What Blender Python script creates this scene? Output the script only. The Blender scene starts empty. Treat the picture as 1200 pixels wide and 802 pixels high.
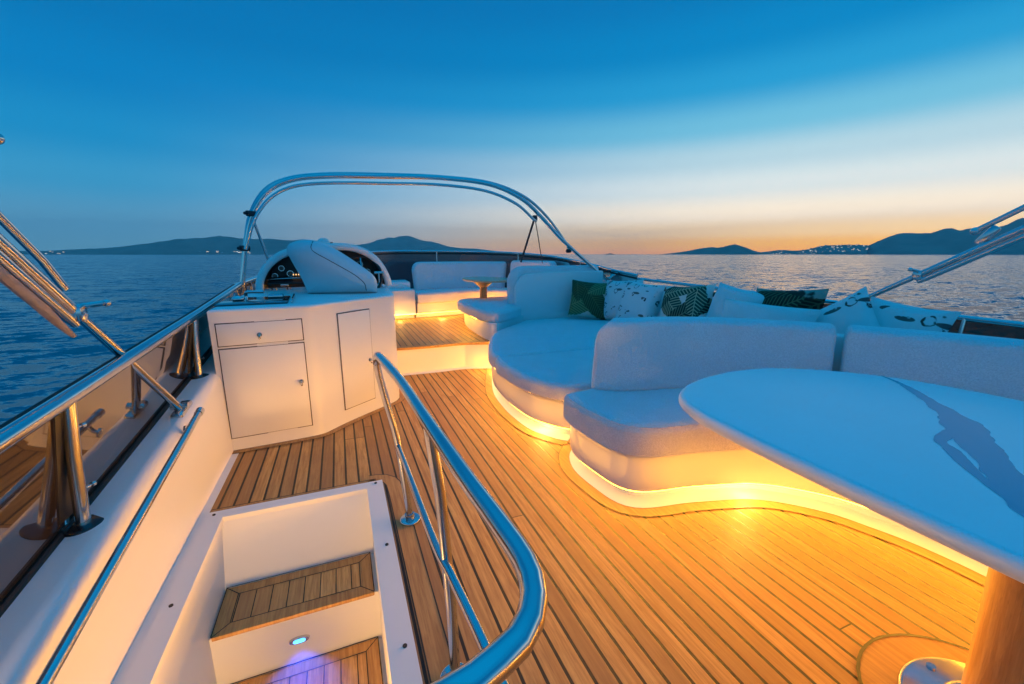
import bpy, bmesh, math, random
from mathutils import Vector, Matrix
R = math.radians
random.seed(7)
SC = bpy.context.scene
COL = SC.collection

# ------------------------------------------------------------------ materials
class NT:
    def __init__(s, name):
        s.m = bpy.data.materials.new(name); s.m.use_nodes = True
        s.t = s.m.node_tree; s.t.nodes.clear()
        s.out = s.t.nodes.new('ShaderNodeOutputMaterial')
    def n(s, kind, **kw):
        nd = s.t.nodes.new(kind)
        for k, v in kw.items():
            if k.startswith('i_'):
                key = k[2:]
                key = int(key) if key.isdigit() else key.replace('_', ' ')
                sock = nd.inputs[key]
                if isinstance(v, bpy.types.NodeSocket): s.t.links.new(v, sock)
                else: sock.default_value = v
            else: setattr(nd, k, v)
        return nd
    def math(s, op, a, b=0.0, c=None, clamp=False):
        nd = s.t.nodes.new('ShaderNodeMath'); nd.operation = op; nd.use_clamp = clamp
        for i, v in enumerate((a, b) if c is None else (a, b, c)):
            if isinstance(v, bpy.types.NodeSocket): s.t.links.new(v, nd.inputs[i])
            else: nd.inputs[i].default_value = v
        return nd.outputs[0]
    def mix(s, f, a, b, blend='MIX'):
        nd = s.t.nodes.new('ShaderNodeMix'); nd.data_type = 'RGBA'; nd.blend_type = blend
        for i, v in ((0, f), (6, a), (7, b)):
            if isinstance(v, bpy.types.NodeSocket): s.t.links.new(v, nd.inputs[i])
            else: nd.inputs[i].default_value = v if i == 0 else (*v[:3], 1)
        return nd.outputs[2]
    def step(s, x, lo, hi):      # smooth 0..1 ramp
        nd = s.n('ShaderNodeMapRange', interpolation_type='SMOOTHSTEP')
        s.t.links.new(x, nd.inputs[0]); nd.inputs[1].default_value = lo; nd.inputs[2].default_value = hi
        return nd.outputs[0]
    def noise(s, vec, scale, detail=3, rough=.55, dist=0.0, out=0):
        nd = s.n('ShaderNodeTexNoise', i_Scale=scale, i_Detail=detail, i_Roughness=rough, i_Distortion=dist)
        if vec is not None: s.t.links.new(vec, nd.inputs['Vector'])
        return nd.outputs[out]
    def scaled(s, vec, sc, loc=(0, 0, 0), rot=(0, 0, 0)):
        nd = s.n('ShaderNodeMapping'); s.t.links.new(vec, nd.inputs[0])
        nd.inputs[1].default_value = loc; nd.inputs[2].default_value = rot; nd.inputs[3].default_value = sc
        return nd.outputs[0]
    def bump(s, h, strength, dist, normal=None):
        nd = s.n('ShaderNodeBump', i_Strength=strength, i_Distance=dist); s.t.links.new(h, nd.inputs['Height'])
        if normal is not None: s.t.links.new(normal, nd.inputs['Normal'])
        return nd.outputs[0]
    def obj(s): return s.n('ShaderNodeTexCoord').outputs['Object']
    def pbr(s, col, rough=.5, metal=0., normal=None, coat=0., coat_rough=.05, spec=.5, sheen=0.):
        p = s.n('ShaderNodeBsdfPrincipled')
        for k, v in (('Base Color', col), ('Roughness', rough), ('Metallic', metal), ('Coat Weight', coat), ('Coat Roughness', coat_rough),
                     ('Specular IOR Level', spec), ('Sheen Weight', sheen)):
            if isinstance(v, bpy.types.NodeSocket): s.t.links.new(v, p.inputs[k])
            else: p.inputs[k].default_value = (*v[:3], 1) if k == 'Base Color' else v
        if normal is not None: s.t.links.new(normal, p.inputs['Normal'])
        s.t.links.new(p.outputs[0], s.out.inputs[0])
        return s.m

M = {}
def simple(name, col, rough=.5, metal=0., coat=0., var=.06, vs=9., spec=.5, bumpk=0., bs=60.):
    t = NT(name); v = t.obj()
    nz = t.noise(v, vs, 4)
    c = t.mix(t.step(nz, .3, .7), [x * (1 - var) for x in col], [min(1, x * (1 + var)) for x in col])
    rr = t.math('ADD', t.math('MULTIPLY', t.noise(v, vs * 2.7, 3), .05), rough - .025)
    nm = t.bump(t.noise(v, bs, 3), bumpk, .003) if bumpk else None
    M[name] = t.pbr(c, rr, metal, nm, coat, spec=spec)

simple('gelcoat', (.80, .79, .77), .36, coat=.0, var=.008, vs=2)
def m_table():
    for nm, al, ro, sh, sp in (('table_gelcoat', .88, .50, 1.0, 1.0), ('streak_gelcoat', .50, .30, .0, .2)):
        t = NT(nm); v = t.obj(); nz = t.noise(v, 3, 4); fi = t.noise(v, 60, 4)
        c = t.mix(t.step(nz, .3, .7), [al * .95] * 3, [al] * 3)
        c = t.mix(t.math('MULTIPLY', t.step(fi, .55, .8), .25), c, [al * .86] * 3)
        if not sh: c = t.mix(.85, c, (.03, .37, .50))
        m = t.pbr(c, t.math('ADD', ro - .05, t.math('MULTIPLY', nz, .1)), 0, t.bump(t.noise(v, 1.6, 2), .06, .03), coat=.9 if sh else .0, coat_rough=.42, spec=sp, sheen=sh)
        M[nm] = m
m_table()
simple('chrome', (.62, .62, .63), .13, 1.0, var=.03)
simple('black_rubber', (.012, .012, .013), .6)
simple('black_glass', (.01, .011, .013), .08, coat=.5)
simple('dark_dash', (.018, .019, .022), .45)
simple('gap_shadow', (.07, .06, .055), .8)
simple('pale_wood', (.60, .44, .28), .3, coat=.4, var=.1, vs=14)
simple('canvas', (.30, .25, .24), .85, var=.15, vs=25, bumpk=.5, bs=90)
simple('dark_strap', (.03, .035, .045), .7)
simple('gauge_face', (.55, .55, .52), .4)
simple('console_shell', (.62, .63, .65), .35, coat=.15, var=.03, vs=4)

def fabric(name, col, sc=135., k=.75):
    t = NT(name); v = t.obj()
    a = t.noise(v, sc, 3, .6); b = t.noise(v, 5, 3)
    vo = t.n('ShaderNodeTexVoronoi', i_Scale=sc * 1.3); t.t.links.new(v, vo.inputs['Vector'])
    c = t.mix(t.step(b, .3, .7), [x * .95 for x in col], [min(1, x * 1.04) for x in col])
    c = t.mix(t.step(a, .35, .65), c, [x * .88 for x in col])
    h = t.math('ADD', t.math('MULTIPLY', a, .6), t.math('MULTIPLY', vo.outputs[0], .5))
    nm = t.bump(h, k, .006)
    nm = t.bump(t.noise(v, 6, 3, .5, .6), .45, .03, nm)
    M[name] = t.pbr(c, .92, 0, nm, sheen=.25, spec=.2)
fabric('cushion', (.79, .78, .79))
fabric('pillow_white', (.76, .75, .74), 260, .3)

def pattern_leaf(name, base, leaves, c1, c2, ground=None):
    """printed leaves: (angle, x, y, half length, half width) each, with veins"""
    t = NT(name); v = t.obj(); col = t.mix(t.step(t.noise(v, 9, 3), .35, .65), base, [x * .92 for x in base])
    if ground: col = t.mix(t.step(t.noise(v, 5.5, 3), .46, .52), col, ground)
    wob = t.noise(v, 30, 2)
    for i, (an, x, y, hl, hw) in enumerate(leaves):
        w = t.scaled(t.scaled(v, (1, 1, 1), (-x, -y, 0)), (1, 1, 1), rot=(0, 0, an)); sp = t.n('ShaderNodeSeparateXYZ'); t.t.links.new(w, sp.inputs[0])
        a, p = sp.outputs[0], t.math('ABSOLUTE', sp.outputs[1])
        q = t.math('DIVIDE', a, hl); prof = t.math('MULTIPLY', t.math('SUBTRACT', 1.0, t.math('MULTIPLY', q, q)), hw)
        prof = t.math('ADD', prof, t.math('MULTIPLY', t.math('SUBTRACT', wob, .5), hw * .25))
        m = t.step(t.math('SUBTRACT', prof, p), 0., .004)
        st = t.math('SINE', t.math('ADD', t.math('MULTIPLY', a, 190.), t.math('MULTIPLY', p, -150.)))
        vein = t.math('MAXIMUM', t.step(st, .15, .75), t.math('SUBTRACT', 1.0, t.step(p, .003, .006)))
        lc = t.mix(vein, c1 if i % 2 == 0 else [x * .45 for x in c1], c2 if i % 2 == 0 else [x * .5 for x in c2])
        col = t.mix(m, col, lc)
    M[name] = t.pbr(col, .85, 0, t.bump(t.noise(v, 300, 2), .3, .004), spec=.2)
pattern_leaf('leaf_print', (.52, .55, .48), [(.5, .10, -.10, .30, .10), (2.0, -.02, .10, .30, .13), (-.4, -.12, -.05, .30, .15), (.9, .05, .0, .34, .13), (2.6, .14, .16, .2, .09), (1.4, -.16, .14, .2, .08)], (.05, .13, .06), (.17, .27, .13))
pattern_leaf('palm_print', (.70, .69, .64), [(.7, -.10, .06, .26, .11), (-.6, .09, -.03, .30, .10), (1.5, .16, .12, .20, .09), (2.2, -.17, .16, .2, .08), (-.2, -.02, .20, .24, .07)], (.030, .055, .035), (.36, .40, .27))
pattern_leaf('night_leaf_print', (.34, .34, .28), [(.3, .0, .12, .34, .11), (2.4, .05, -.02, .32, .14), (-.5, -.1, .05, .3, .12)], (.020, .028, .018), (.16, .14, .07), (.03, .035, .025))

def pattern_motif(name, seed, sc):
    t = NT(name); v = t.obj()
    w = t.scaled(v, (1, 1, 1), loc=(seed, seed * .7, 0))
    vo = t.n('ShaderNodeTexVoronoi', i_Scale=sc, i_Randomness=.55); t.t.links.new(w, vo.inputs['Vector'])
    d = vo.outputs['Distance']
    wob = t.math('ADD', d, t.math('MULTIPLY', t.math('SUBTRACT', t.noise(w, sc * 3.1, 2), .5), .22))
    blot = t.math('SUBTRACT', 1.0, t.step(wob, .24, .28))
    rays = t.noise(w, sc * 7, 2)
    ink = t.math('MULTIPLY', blot, t.step(rays, .40, .52))
    ring = t.math('MULTIPLY', t.math('SUBTRACT', t.step(wob, .20, .22), t.step(wob, .25, .27)), t.step(t.noise(w, sc * 2.2, 2), .42, .5))
    sel = t.n('ShaderNodeSeparateColor'); t.t.links.new(vo.outputs['Color'], sel.inputs[0])
    st = t.n('ShaderNodeTexVoronoi', i_Scale=sc * .8, i_Randomness=.8); t.t.links.new(t.scaled(w, (1, 3.2, 1), (.3, .7, 0), (0, 0, .7)), st.inputs['Vector'])
    bar = t.math('MULTIPLY', t.math('SUBTRACT', 1.0, t.step(st.outputs['Distance'], .26, .30)), t.step(t.noise(w, 11, 2), .5, .54))
    ink = t.mix(t.step(sel.outputs[2], .45, .5), ink, ring)
    ink = t.math('MULTIPLY', ink, t.step(sel.outputs[0], .04, .06))
    ink = t.math('MAXIMUM', ink, t.math('MULTIPLY', bar, .9))
    tint = t.mix(sel.outputs[1], (.02, .022, .035), (.09, .05, .035))
    col = t.mix(ink, (.72, .72, .71), tint)
    M[name] = t.pbr(col, .88, 0, t.bump(t.noise(v, 300, 2), .3, .004), spec=.2)
pattern_motif('shell_print', 3.0, 7.5)
pattern_motif('urchin_print', 8.3, 6.8)

def teak(name, pitch=.064, phase=.014, seam=.0105, axis='x', ends=True, dark=1.0, coat=0.):
    t = NT(name); v = t.obj()
    sp = t.n('ShaderNodeSeparateXYZ'); t.t.links.new(v, sp.inputs[0])
    a, b = (sp.outputs[0], sp.outputs[1]) if axis != 'y' else (sp.outputs[1], sp.outputs[0])
    if pitch:
        q = t.math('DIVIDE', t.math('SUBTRACT', a, phase), pitch)
        idx = t.math('FLOOR', q); fr = t.math('SUBTRACT', q, idx)
        edge = t.math('MULTIPLY', t.math('MINIMUM', fr, t.math('SUBTRACT', 1.0, fr)), pitch)
        # a little wander of the caulk line
        edge = t.math('ADD', edge, t.math('MULTIPLY', t.math('SUBTRACT', t.noise(t.scaled(v, (30, 30, 30)), 1.0, 3), .5), .0016))
        caulk = t.math('SUBTRACT', 1.0, t.step(edge, seam * .5 - .0006, seam * .5 + .0007))
        wn = t.n('ShaderNodeTexWhiteNoise', noise_dimensions='1D'); t.t.links.new(idx, wn.inputs['W'])
        rnd = wn.outputs[0]
        if ends:
            q2 = t.math('DIVIDE', t.math('ADD', b, t.math('MULTIPLY', rnd, 11.0)), 4.6)
            f2 = t.math('SUBTRACT', q2, t.math('FLOOR', q2))
            e2 = t.math('MULTIPLY', t.math('MINIMUM', f2, t.math('SUBTRACT', 1.0, f2)), 4.6)
            caulk = t.math('MAXIMUM', caulk, t.math('SUBTRACT', 1.0, t.step(e2, .0018, .003)))
            wn2 = t.n('ShaderNodeTexWhiteNoise', noise_dimensions='2D')
            cx = t.n('ShaderNodeCombineXYZ'); t.t.links.new(idx, cx.inputs[0]); t.t.links.new(t.math('FLOOR', q2), cx.inputs[1])
            t.t.links.new(cx.outputs[0], wn2.inputs['Vector']); rnd = wn2.outputs[0]
    else:
        caulk = None; rnd = t.math('ADD', .5, 0.)
    gs = {'x': (42, 2.2, 8), 'y': (2.2, 42, 8), 'z': (34, 34, 2.0)}[axis]
    off = t.n('ShaderNodeCombineXYZ'); t.t.links.new(t.math('MULTIPLY', rnd, 40.0), off.inputs[2])
    gv = t.n('ShaderNodeVectorMath', operation='ADD'); t.t.links.new(t.scaled(v, gs), gv.inputs[0]); t.t.links.new(off.outputs[0], gv.inputs[1])
    grain = t.noise(gv.outputs[0], 1.6, 6, .62, .5)
    fine = t.noise(gv.outputs[0], 6.5, 4, .6)
    blot = t.noise(v, 2.6, 4, .6)
    D = dark
    c = t.mix(t.step(grain, .3, .72), (.36 * D, .178 * D, .055 * D), (.62 * D, .36 * D, .12 * D))
    c = t.mix(t.math('MULTIPLY', t.step(fine, .52, .70), .35), c, (.15 * D, .062 * D, .026 * D))
    c = t.mix(t.math('MULTIPLY', t.step(rnd, .1, .95), .72), c, (.235 * D, .120 * D, .052 * D))
    c = t.mix(t.math('MULTIPLY', t.step(blot, .5, .75), .35), c, (.23 * D, .12 * D, .065 * D))
    h = t.math('ADD', t.math('MULTIPLY', grain, .25), t.math('MULTIPLY', fine, .15))
    if caulk is not None:
        c = t.mix(caulk, c, (.010, .009, .009))
        h = t.math('SUBTRACT', h, t.math('MULTIPLY', caulk, .6))
    M[name] = t.pbr(c, t.math('ADD', .46, t.math('MULTIPLY', blot, .16)), 0, t.bump(h, .5, .003), coat=coat, spec=.35)
teak('teak_planks')
teak('teak_plain', 0)
teak('teak_treads', .066, .010, .0042, ends=False, dark=1.2)
teak('teak_varnished', 0, axis='z', dark=1.3, coat=.7)

def glass_smoked(name, tint, spec_boost=1.0):
    t = NT(name)
    tr = t.n('ShaderNodeBsdfTransparent'); tr.inputs[0].default_value = (*tint, 1)
    gl = t.n('ShaderNodeBsdfGlossy', i_Roughness=.035); gl.inputs[0].default_value = (.9, .87, .84, 1)
    df = t.n('ShaderNodeBsdfDiffuse'); df.inputs[0].default_value = (.05, .036, .030, 1)
    lw = t.n('ShaderNodeFresnel', i_IOR=1.62)
    m0 = t.n('ShaderNodeMixShader', i_0=.55); t.t.links.new(tr.outputs[0], m0.inputs[1]); t.t.links.new(df.outputs[0], m0.inputs[2])
    fac = t.math('MINIMUM', t.math('MULTIPLY', lw.outputs[0], 2.2 * spec_boost), .8)
    m1 = t.n('ShaderNodeMixShader'); t.t.links.new(fac, m1.inputs[0]); t.t.links.new(m0.outputs[0], m1.inputs[1]); t.t.links.new(gl.outputs[0], m1.inputs[2])
    t.t.links.new(m1.outputs[0], t.out.inputs[0]); M[name] = t.m
glass_smoked('smoked_glass', (.26, .18, .14), .95)
glass_smoked('smoked_glass_clear', (.62, .46, .38), .7)
glass_smoked('smoked_glass_navy', (.12, .16, .24), .6)

def emit(name, col, st):
    t = NT(name); e = t.n('ShaderNodeEmission', i_Strength=st); e.inputs[0].default_value = (*col, 1)
    t.t.links.new(e.outputs[0], t.out.inputs[0]); M[name] = t.m
LED = (1.0, .42, .026)
emit('led_warm', LED, 540.0); emit('led_warm_down', (1.0, .56, .2), 7.0); emit('led_bow', LED, 900.0); emit('fill_led', LED, 1020.0); emit('fill_led_soft', LED, 760.0)
emit('led_blue', (.10, .48, 1.0), 3.2)
emit('lamp_warm', (1.0, .55, .2), 4.0)
emit('window_lit', (1.0, .66, .34), 2.2)
emit('window_lit_white', (1.0, .86, .66), 3.0)
emit('switch_glow', (1.0, .55, .2), 1.6)

def m_sea():
    t = NT('sea_water'); v = t.obj()
    # the slope of the waves, scale by scale (a slope field stays right at any distance)
    tot = None
    for sc, amp, rz, sd in (((.02, .035, 1), .2, .2, 0), ((.13, .24, 1), 1.5, .5, 7), ((.6, 1.05, 1), 2.0, .3, 13), ((2.6, 4.0, 1), 1.1, .4, 29)):
        col = t.noise(t.scaled(v, sc, (sd, sd, 0), (0, 0, rz)), 1.0, 3, .58, .4, out=1)
        q = t.n('ShaderNodeVectorMath', operation='SUBTRACT'); t.t.links.new(col, q.inputs[0]); q.inputs[1].default_value = (.5, .5, .5)
        q2 = t.n('ShaderNodeVectorMath', operation='SCALE'); t.t.links.new(q.outputs[0], q2.inputs[0]); q2.inputs['Scale'].default_value = amp
        if tot is None: tot = q2.outputs[0]
        else:
            ad = t.n('ShaderNodeVectorMath', operation='ADD'); t.t.links.new(tot, ad.inputs[0]); t.t.links.new(q2.outputs[0], ad.inputs[1]); tot = ad.outputs[0]
    fl = t.n('ShaderNodeVectorMath', operation='MULTIPLY_ADD'); t.t.links.new(tot, fl.inputs[0]); fl.inputs[1].default_value = (1, 1, 0); fl.inputs[2].default_value = (0, 0, 1)
    nn = t.n('ShaderNodeVectorMath', operation='NORMALIZE'); t.t.links.new(fl.outputs[0], nn.inputs[0])
    M['sea_water'] = t.pbr((.0, .095, .155), .12, 0, nn.outputs[0], spec=1.0)
m_sea()

def m_hill(name, c1, c2):
    t = NT(name); v = t.obj()
    a = t.noise(v, .004, 6, .62); b = t.noise(v, .02, 4, .6)
    c = t.mix(t.step(a, .35, .65), c1, c2); c = t.mix(t.math('MULTIPLY', t.step(b, .5, .7), .5), c, (.22, .19, .14))
    M[name] = t.pbr(c, .95, 0, None, spec=.1)
m_hill('hillside', (.12, .13, .09), (.27, .22, .16))

# ------------------------------------------------------------------ mesh helpers
def link(name, bm, mats, parent=None, smooth=True, ang=40):
    me = bpy.data.meshes.new(name)
    bmesh.ops.recalc_face_normals(bm, faces=bm.faces)
    bm.to_mesh(me); bm.free()
    for m in (mats if isinstance(mats, (list, tuple)) else [mats]): me.materials.append(M[m])
    if smooth:
        me.shade_smooth()
        me.set_sharp_from_angle(angle=R(ang))
    o = bpy.data.objects.new(name, me); COL.objects.link(o)
    if parent is not None:
        o.parent = parent
        o.matrix_parent_inverse = Matrix.Translation(-world_loc(parent)) if world_loc(parent).length else Matrix()
    return o
def world_loc(o):
    v = Vector(o.location)
    return v
# every thing's Empty stands at its base; parts are modelled in boat coordinates and offset back by the Empty's place
def thing(name, label, cat, loc=(0, 0, 0), group=None):
    o = bpy.data.objects.new(name, None); COL.objects.link(o); o.empty_display_size = .1
    o.location = loc; o['label'] = label; o['category'] = cat
    if group: o['group'] = group
    return o
def tag(o, label=None, cat=None, group=None, kind=None):
    for k, v in (('label', label), ('category', cat), ('group', group), ('kind', kind)):
        if v: o[k] = v
    return o
def sub(name, bm, mats, parent, **kw):      # sub-part: parent is a mesh part at its thing's frame
    o = link(name, bm, mats, None, **kw); o.parent = parent
    return o
def catmull(pts, n=8, closed=False):
    P = [Vector(p) for p in pts]; out = []; N = len(P)
    rng = range(N) if closed else range(N - 1)
    for i in rng:
        if closed: p0, p1, p2, p3 = P[i - 1], P[i], P[(i + 1) % N], P[(i + 2) % N]
        else:
            p1, p2 = P[i], P[i + 1]; p0 = P[i - 1] if i > 0 else p1 * 2 - p2; p3 = P[i + 2] if i + 2 < N else p2 * 2 - p1
        for k in range(n):
            u = k / n
            out.append(.5 * ((2 * p1) + (p2 - p0) * u + (2 * p0 - 5 * p1 + 4 * p2 - p3) * u * u + (3 * p1 - p0 - 3 * p2 + p3) * u ** 3))
    if not closed: out.append(P[-1].copy())
    return out
def resample(P, step, closed=False):
    P = [Vector(p) for p in P]
    if closed: P = P + [P[0]]
    L = [0]
    for i in range(1, len(P)): L.append(L[-1] + (P[i] - P[i - 1]).length)
    n = max(2, int(round(L[-1] / step))); out = []; j = 0
    for k in range(n + (0 if closed else 1)):
        s = L[-1] * k / n
        while j < len(L) - 2 and L[j + 1] < s: j += 1
        d = L[j + 1] - L[j]; u = (s - L[j]) / d if d > 1e-9 else 0
        out.append(P[j].lerp(P[j + 1], u))
    return out
def add_tube(bm, pts, r, seg=12, caps=True, mi=0):
    P = [Vector(p) for p in pts]; rs = r if isinstance(r, (list, tuple)) else [r] * len(P)
    T = []
    for i in range(len(P)):
        a = P[max(i - 1, 0)]; b = P[min(i + 1, len(P) - 1)]; T.append((b - a).normalized())
    up = Vector((0, 0, 1)) if abs(T[0].z) < .9 else Vector((1, 0, 0))
    N = (up - T[0] * up.dot(T[0])).normalized(); rings = []
    for i in range(len(P)):
        N = (N - T[i] * N.dot(T[i])).normalized(); B = T[i].cross(N)
        rings.append([bm.verts.new(P[i] + (N * math.cos(2 * math.pi * k / seg) + B * math.sin(2 * math.pi * k / seg)) * rs[i]) for k in range(seg)])
    for i in range(len(P) - 1):
        for k in range(seg):
            f = bm.faces.new((rings[i][k], rings[i][(k + 1) % seg], rings[i + 1][(k + 1) % seg], rings[i + 1][k])); f.material_index = mi
    if caps:
        for rg in (rings[0], rings[-1]):
            f = bm.faces.new(rg); f.material_index = mi
def add_box(bm, c, s, rot=None, bevel=0., seg=2, mi=0):
    mat = Matrix.Translation(Vector(c)) @ (rot.to_4x4() if rot is not None else Matrix()) @ Matrix.Diagonal((*s, 1))
    r = bmesh.ops.create_cube(bm, size=1.0, matrix=mat); vs = r['verts']
    fs = set(f for v in vs for f in v.link_faces)
    for f in fs: f.material_index = mi
    if bevel:
        es = list(set(e for v in vs for e in v.link_edges))
        bmesh.ops.bevel(bm, geom=es, offset=bevel, segments=seg, profile=.5, affect='EDGES')
def add_cyl(bm, a, b, r, r2=None, seg=16, mi=0):
    add_tube(bm, [a, b], [r, r if r2 is None else r2], seg, mi=mi)
def add_ball(bm, c, r, sc=(1, 1, 1), seg=12):
    bmesh.ops.create_uvsphere(bm, u_segments=seg, v_segments=seg // 2 + 2, radius=r, matrix=Matrix.Translation(Vector(c)) @ Matrix.Diagonal((*sc, 1)))
def inset_poly(P, d):       # P: list of 2D vectors, counter-clockwise
    out = []; n = len(P)
    for i in range(n):
        a, b, c = P[i - 1], P[i], P[(i + 1) % n]
        t1 = (b - a); t2 = (c - b)
        n1 = Vector((-t1.y, t1.x)).normalized() if t1.length > 1e-9 else Vector((0, 0)); n2 = Vector((-t2.y, t2.x)).normalized() if t2.length > 1e-9 else n1
        nn = (n1 + n2); L = nn.length
        nn = nn / L if L > 1e-6 else n1
        k = min(1.6, 1 / max(.3, nn.dot(n1)))
        out.append(b + nn * d * k)
    return out
def ccw(P):
    A = sum(P[i - 1].x * P[i].y - P[i].x * P[i - 1].y for i in range(len(P)))
    return P if A > 0 else P[::-1]
def add_slab(bm, outline, z0, z1, rt=.0, rb=.0, n=5, mi=0, crown=0.):   # solid with rounded top and bottom rims
    P = ccw([Vector(p[:2]) for p in outline]); lv = []
    if rb:
        for k in range(n): a = math.pi / 2 * k / n; lv.append((rb * (1 - math.sin(a)), z0 + rb * (1 - math.cos(a))))
        lv.append((0, z0 + rb))
    else: lv.append((0, z0))
    if rt:
        for k in range(n + 1): a = math.pi / 2 * k / n; lv.append((rt * (1 - math.cos(a)), z1 - rt + rt * math.sin(a)))
    else: lv.append((0, z1))
    rings = [[bm.verts.new((q.x, q.y, z)) for q in inset_poly(P, d)] for d, z in lv]
    N = len(P)
    for i in range(len(rings) - 1):
        for k in range(N):
            bm.faces.new((rings[i][k], rings[i][(k + 1) % N], rings[i + 1][(k + 1) % N], rings[i + 1][k])).material_index = mi
    bm.faces.new(rings[0][::-1]).material_index = mi
    bm.faces.new(rings[-1]).material_index = mi
def add_sheet(bm, outline, z, mi=0):
    f = bm.faces.new([bm.verts.new((p[0], p[1], z)) for p in outline]); f.material_index = mi
    if f.normal.z < 0: f.normal_flip()
def offset_path(P, d):      # d > 0: to the left of travel
    out = []
    for i in range(len(P)):
        a = P[max(i - 1, 0)]; b = P[min(i + 1, len(P) - 1)]; t = (b - a)
        n = Vector((-t.y, t.x)).normalized(); out.append(Vector((P[i].x + n.x * d, P[i].y + n.y * d)))
    return out
def add_ribbon(bm, path, d0, d1, z0, z1=None, mi=0):
    A = offset_path(path, d0); B = offset_path(path, d1); z1 = z0 if z1 is None else z1
    va = [bm.verts.new((p.x, p.y, z0)) for p in A]; vb = [bm.verts.new((p.x, p.y, z1)) for p in B]
    for i in range(len(A) - 1):
        bm.faces.new((va[i], va[i + 1], vb[i + 1], vb[i])).material_index = mi
def add_band(bm, path, z0, z1, thick, lean=0., rnd=.04, end_r=(.0, .0), nz=6, mi=0):
    """upright upholstered panel along a plan path: thickness to the LEFT of travel, rounded rims, optional rounded upper ends"""
    P = [Vector(p[:2]) for p in path]; n = len(P); L = [0]
    for i in range(1, n): L.append(L[-1] + (P[i] - P[i - 1]).length)
    rings = []
    def prof(h, th):
        r = min(rnd, th * .48, h * .48); pr = []
        for cx, cz, a0 in ((th - r, r, -90), (th - r, h - r, 0), (r, h - r, 90), (r, r, 180)):
            for k in range(nz + 1):
                a = R(a0 + 90 * k / nz); pr.append((cx + r * math.cos(a), cz + r * math.sin(a)))
        return pr
    st = []
    ends = [0, .004, .012, .025, .045, .07, .1, .14]
    ss = sorted(set([min(e, L[-1] / 2) for e in ends] + [L[-1] - min(e, L[-1] / 2) for e in ends] + L))
    for s in ss:
        j = max(i for i in range(n) if L[i] <= s + 1e-9); j = min(j, n - 2)
        u = (s - L[j]) / (L[j + 1] - L[j]); p = P[j].lerp(P[j + 1], u)
        t0 = P[j] - P[max(j - 1, 0)] if j else P[1] - P[0]; t1 = P[j + 1] - P[j]; t2 = P[min(j + 2, n - 1)] - P[j + 1] if j + 2 < n else t1
        ta = (t0.normalized() + t1.normalized()).normalized() if j else t1.normalized(); tb = (t1.normalized() + t2.normalized()).normalized()
        t = ta.lerp(tb, u).normalized(); nn = Vector((-t.y, t.x))
        h = z1 - z0; th = thick; sh = 0.
        for e, er in ((s, end_r[0]), (L[-1] - s, end_r[1])):
            er2 = max(er, 1e-6)
            if e < er2: h = min(h, (z1 - z0) - er2 + math.sqrt(max(0, er2 ** 2 - (er2 - e) ** 2)))
            rr = rnd
            if e < rr: q = rr - math.sqrt(max(0, rr ** 2 - (rr - e) ** 2)); th = min(th, thick - 2 * q * .95); sh = max(sh, q * .95)
        ring = []
        for o, z in prof(max(h, .02), max(th, .006)):
            oo = o + sh + lean * (z / (z1 - z0))
            ring.append(bm.verts.new((p.x + nn.x * oo, p.y + nn.y * oo, z0 + z)))
        rings.append(ring)
    K = len(rings[0])
    for i in range(len(rings) - 1):
        for k in range(K): bm.faces.new((rings[i][k], rings[i][(k + 1) % K], rings[i + 1][(k + 1) % K], rings[i + 1][k])).material_index = mi
    bm.faces.new(rings[0]).material_index = mi; bm.faces.new(rings[-1][::-1]).material_index = mi
def C2(pts, n=8, closed=False, step=None):
    q = [Vector((p.x, p.y)) for p in catmull([(a, b, 0) for a, b in pts], n, closed)]
    return [Vector((p.x, p.y)) for p in resample([(p.x, p.y, 0) for p in q], step, closed)] if step else q
def B(): return bmesh.new()
def part(name, bm, mat, t, **kw): return link(name, bm, mat, t, **kw)

# ------------------------------------------------------------------ setting: sea, land
SEA = -4.3
def sea():
    bm = B()
    ringr = [0, 30, 120, 500, 2000, 8000, 15900]; ns = 48; prev = None
    for r in ringr:
        cur = [bm.verts.new((r * math.cos(2 * math.pi * k / ns), r * math.sin(2 * math.pi * k / ns), SEA)) for k in range(ns if r else 1)]
        if prev:
            if len(prev) == 1:
                for k in range(ns): bm.faces.new((prev[0], cur[k], cur[(k + 1) % ns]))
            else:
                for k in range(ns): bm.faces.new((prev[k], cur[k], cur[(k + 1) % ns], prev[(k + 1) % ns]))
        prev = cur
    tag(link('sea', bm, 'sea_water'), kind='structure')
sea()
from mathutils import noise as mn
def hill(name, crest, depth, front=1.0, seed=0., rough=.17):
    """crest: ground points (x, y, height) along the ridge; the hill falls to the water on both sides"""
    P = resample(catmull(crest, 5), 70); bm = B(); rows = []
    n = len(P); m = 15
    for i, p in enumerate(P):
        a = P[max(i - 2, 0)]; b = P[min(i + 2, n - 1)]; t = Vector((b.x - a.x, b.y - a.y)).normalized(); nn = Vector((-t.y, t.x))
        row = []
        for j in range(m):
            u = j / (m - 1) * 2 - 1; w = depth * (.45 + .55 * min(1, max(p.z, 5) / 200))
            x = p.x + nn.x * u * w; y = p.y + nn.y * u * w
            nz = mn.fractal(Vector((x * .0016 + seed, y * .0016, seed)), .9, 2.1, 5)
            prof = (1 - abs(u) ** 1.5)
            hz = max(p.z - SEA, 0) * prof * (1 + (rough * 2.2 * nz if abs(u) > .05 else rough * 1.0 * nz)) if abs(u) < 1 else -3
            row.append(bm.verts.new((x, y, SEA - 1 + hz)))
        rows.append(row)
    for i in range(n - 1):
        for j in range(m - 1): bm.faces.new((rows[i][j], rows[i][j + 1], rows[i + 1][j + 1], rows[i + 1][j]))
    o = tag(link(name, bm, 'hillside', smooth=True, ang=180), kind='structure')
    return o
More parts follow.
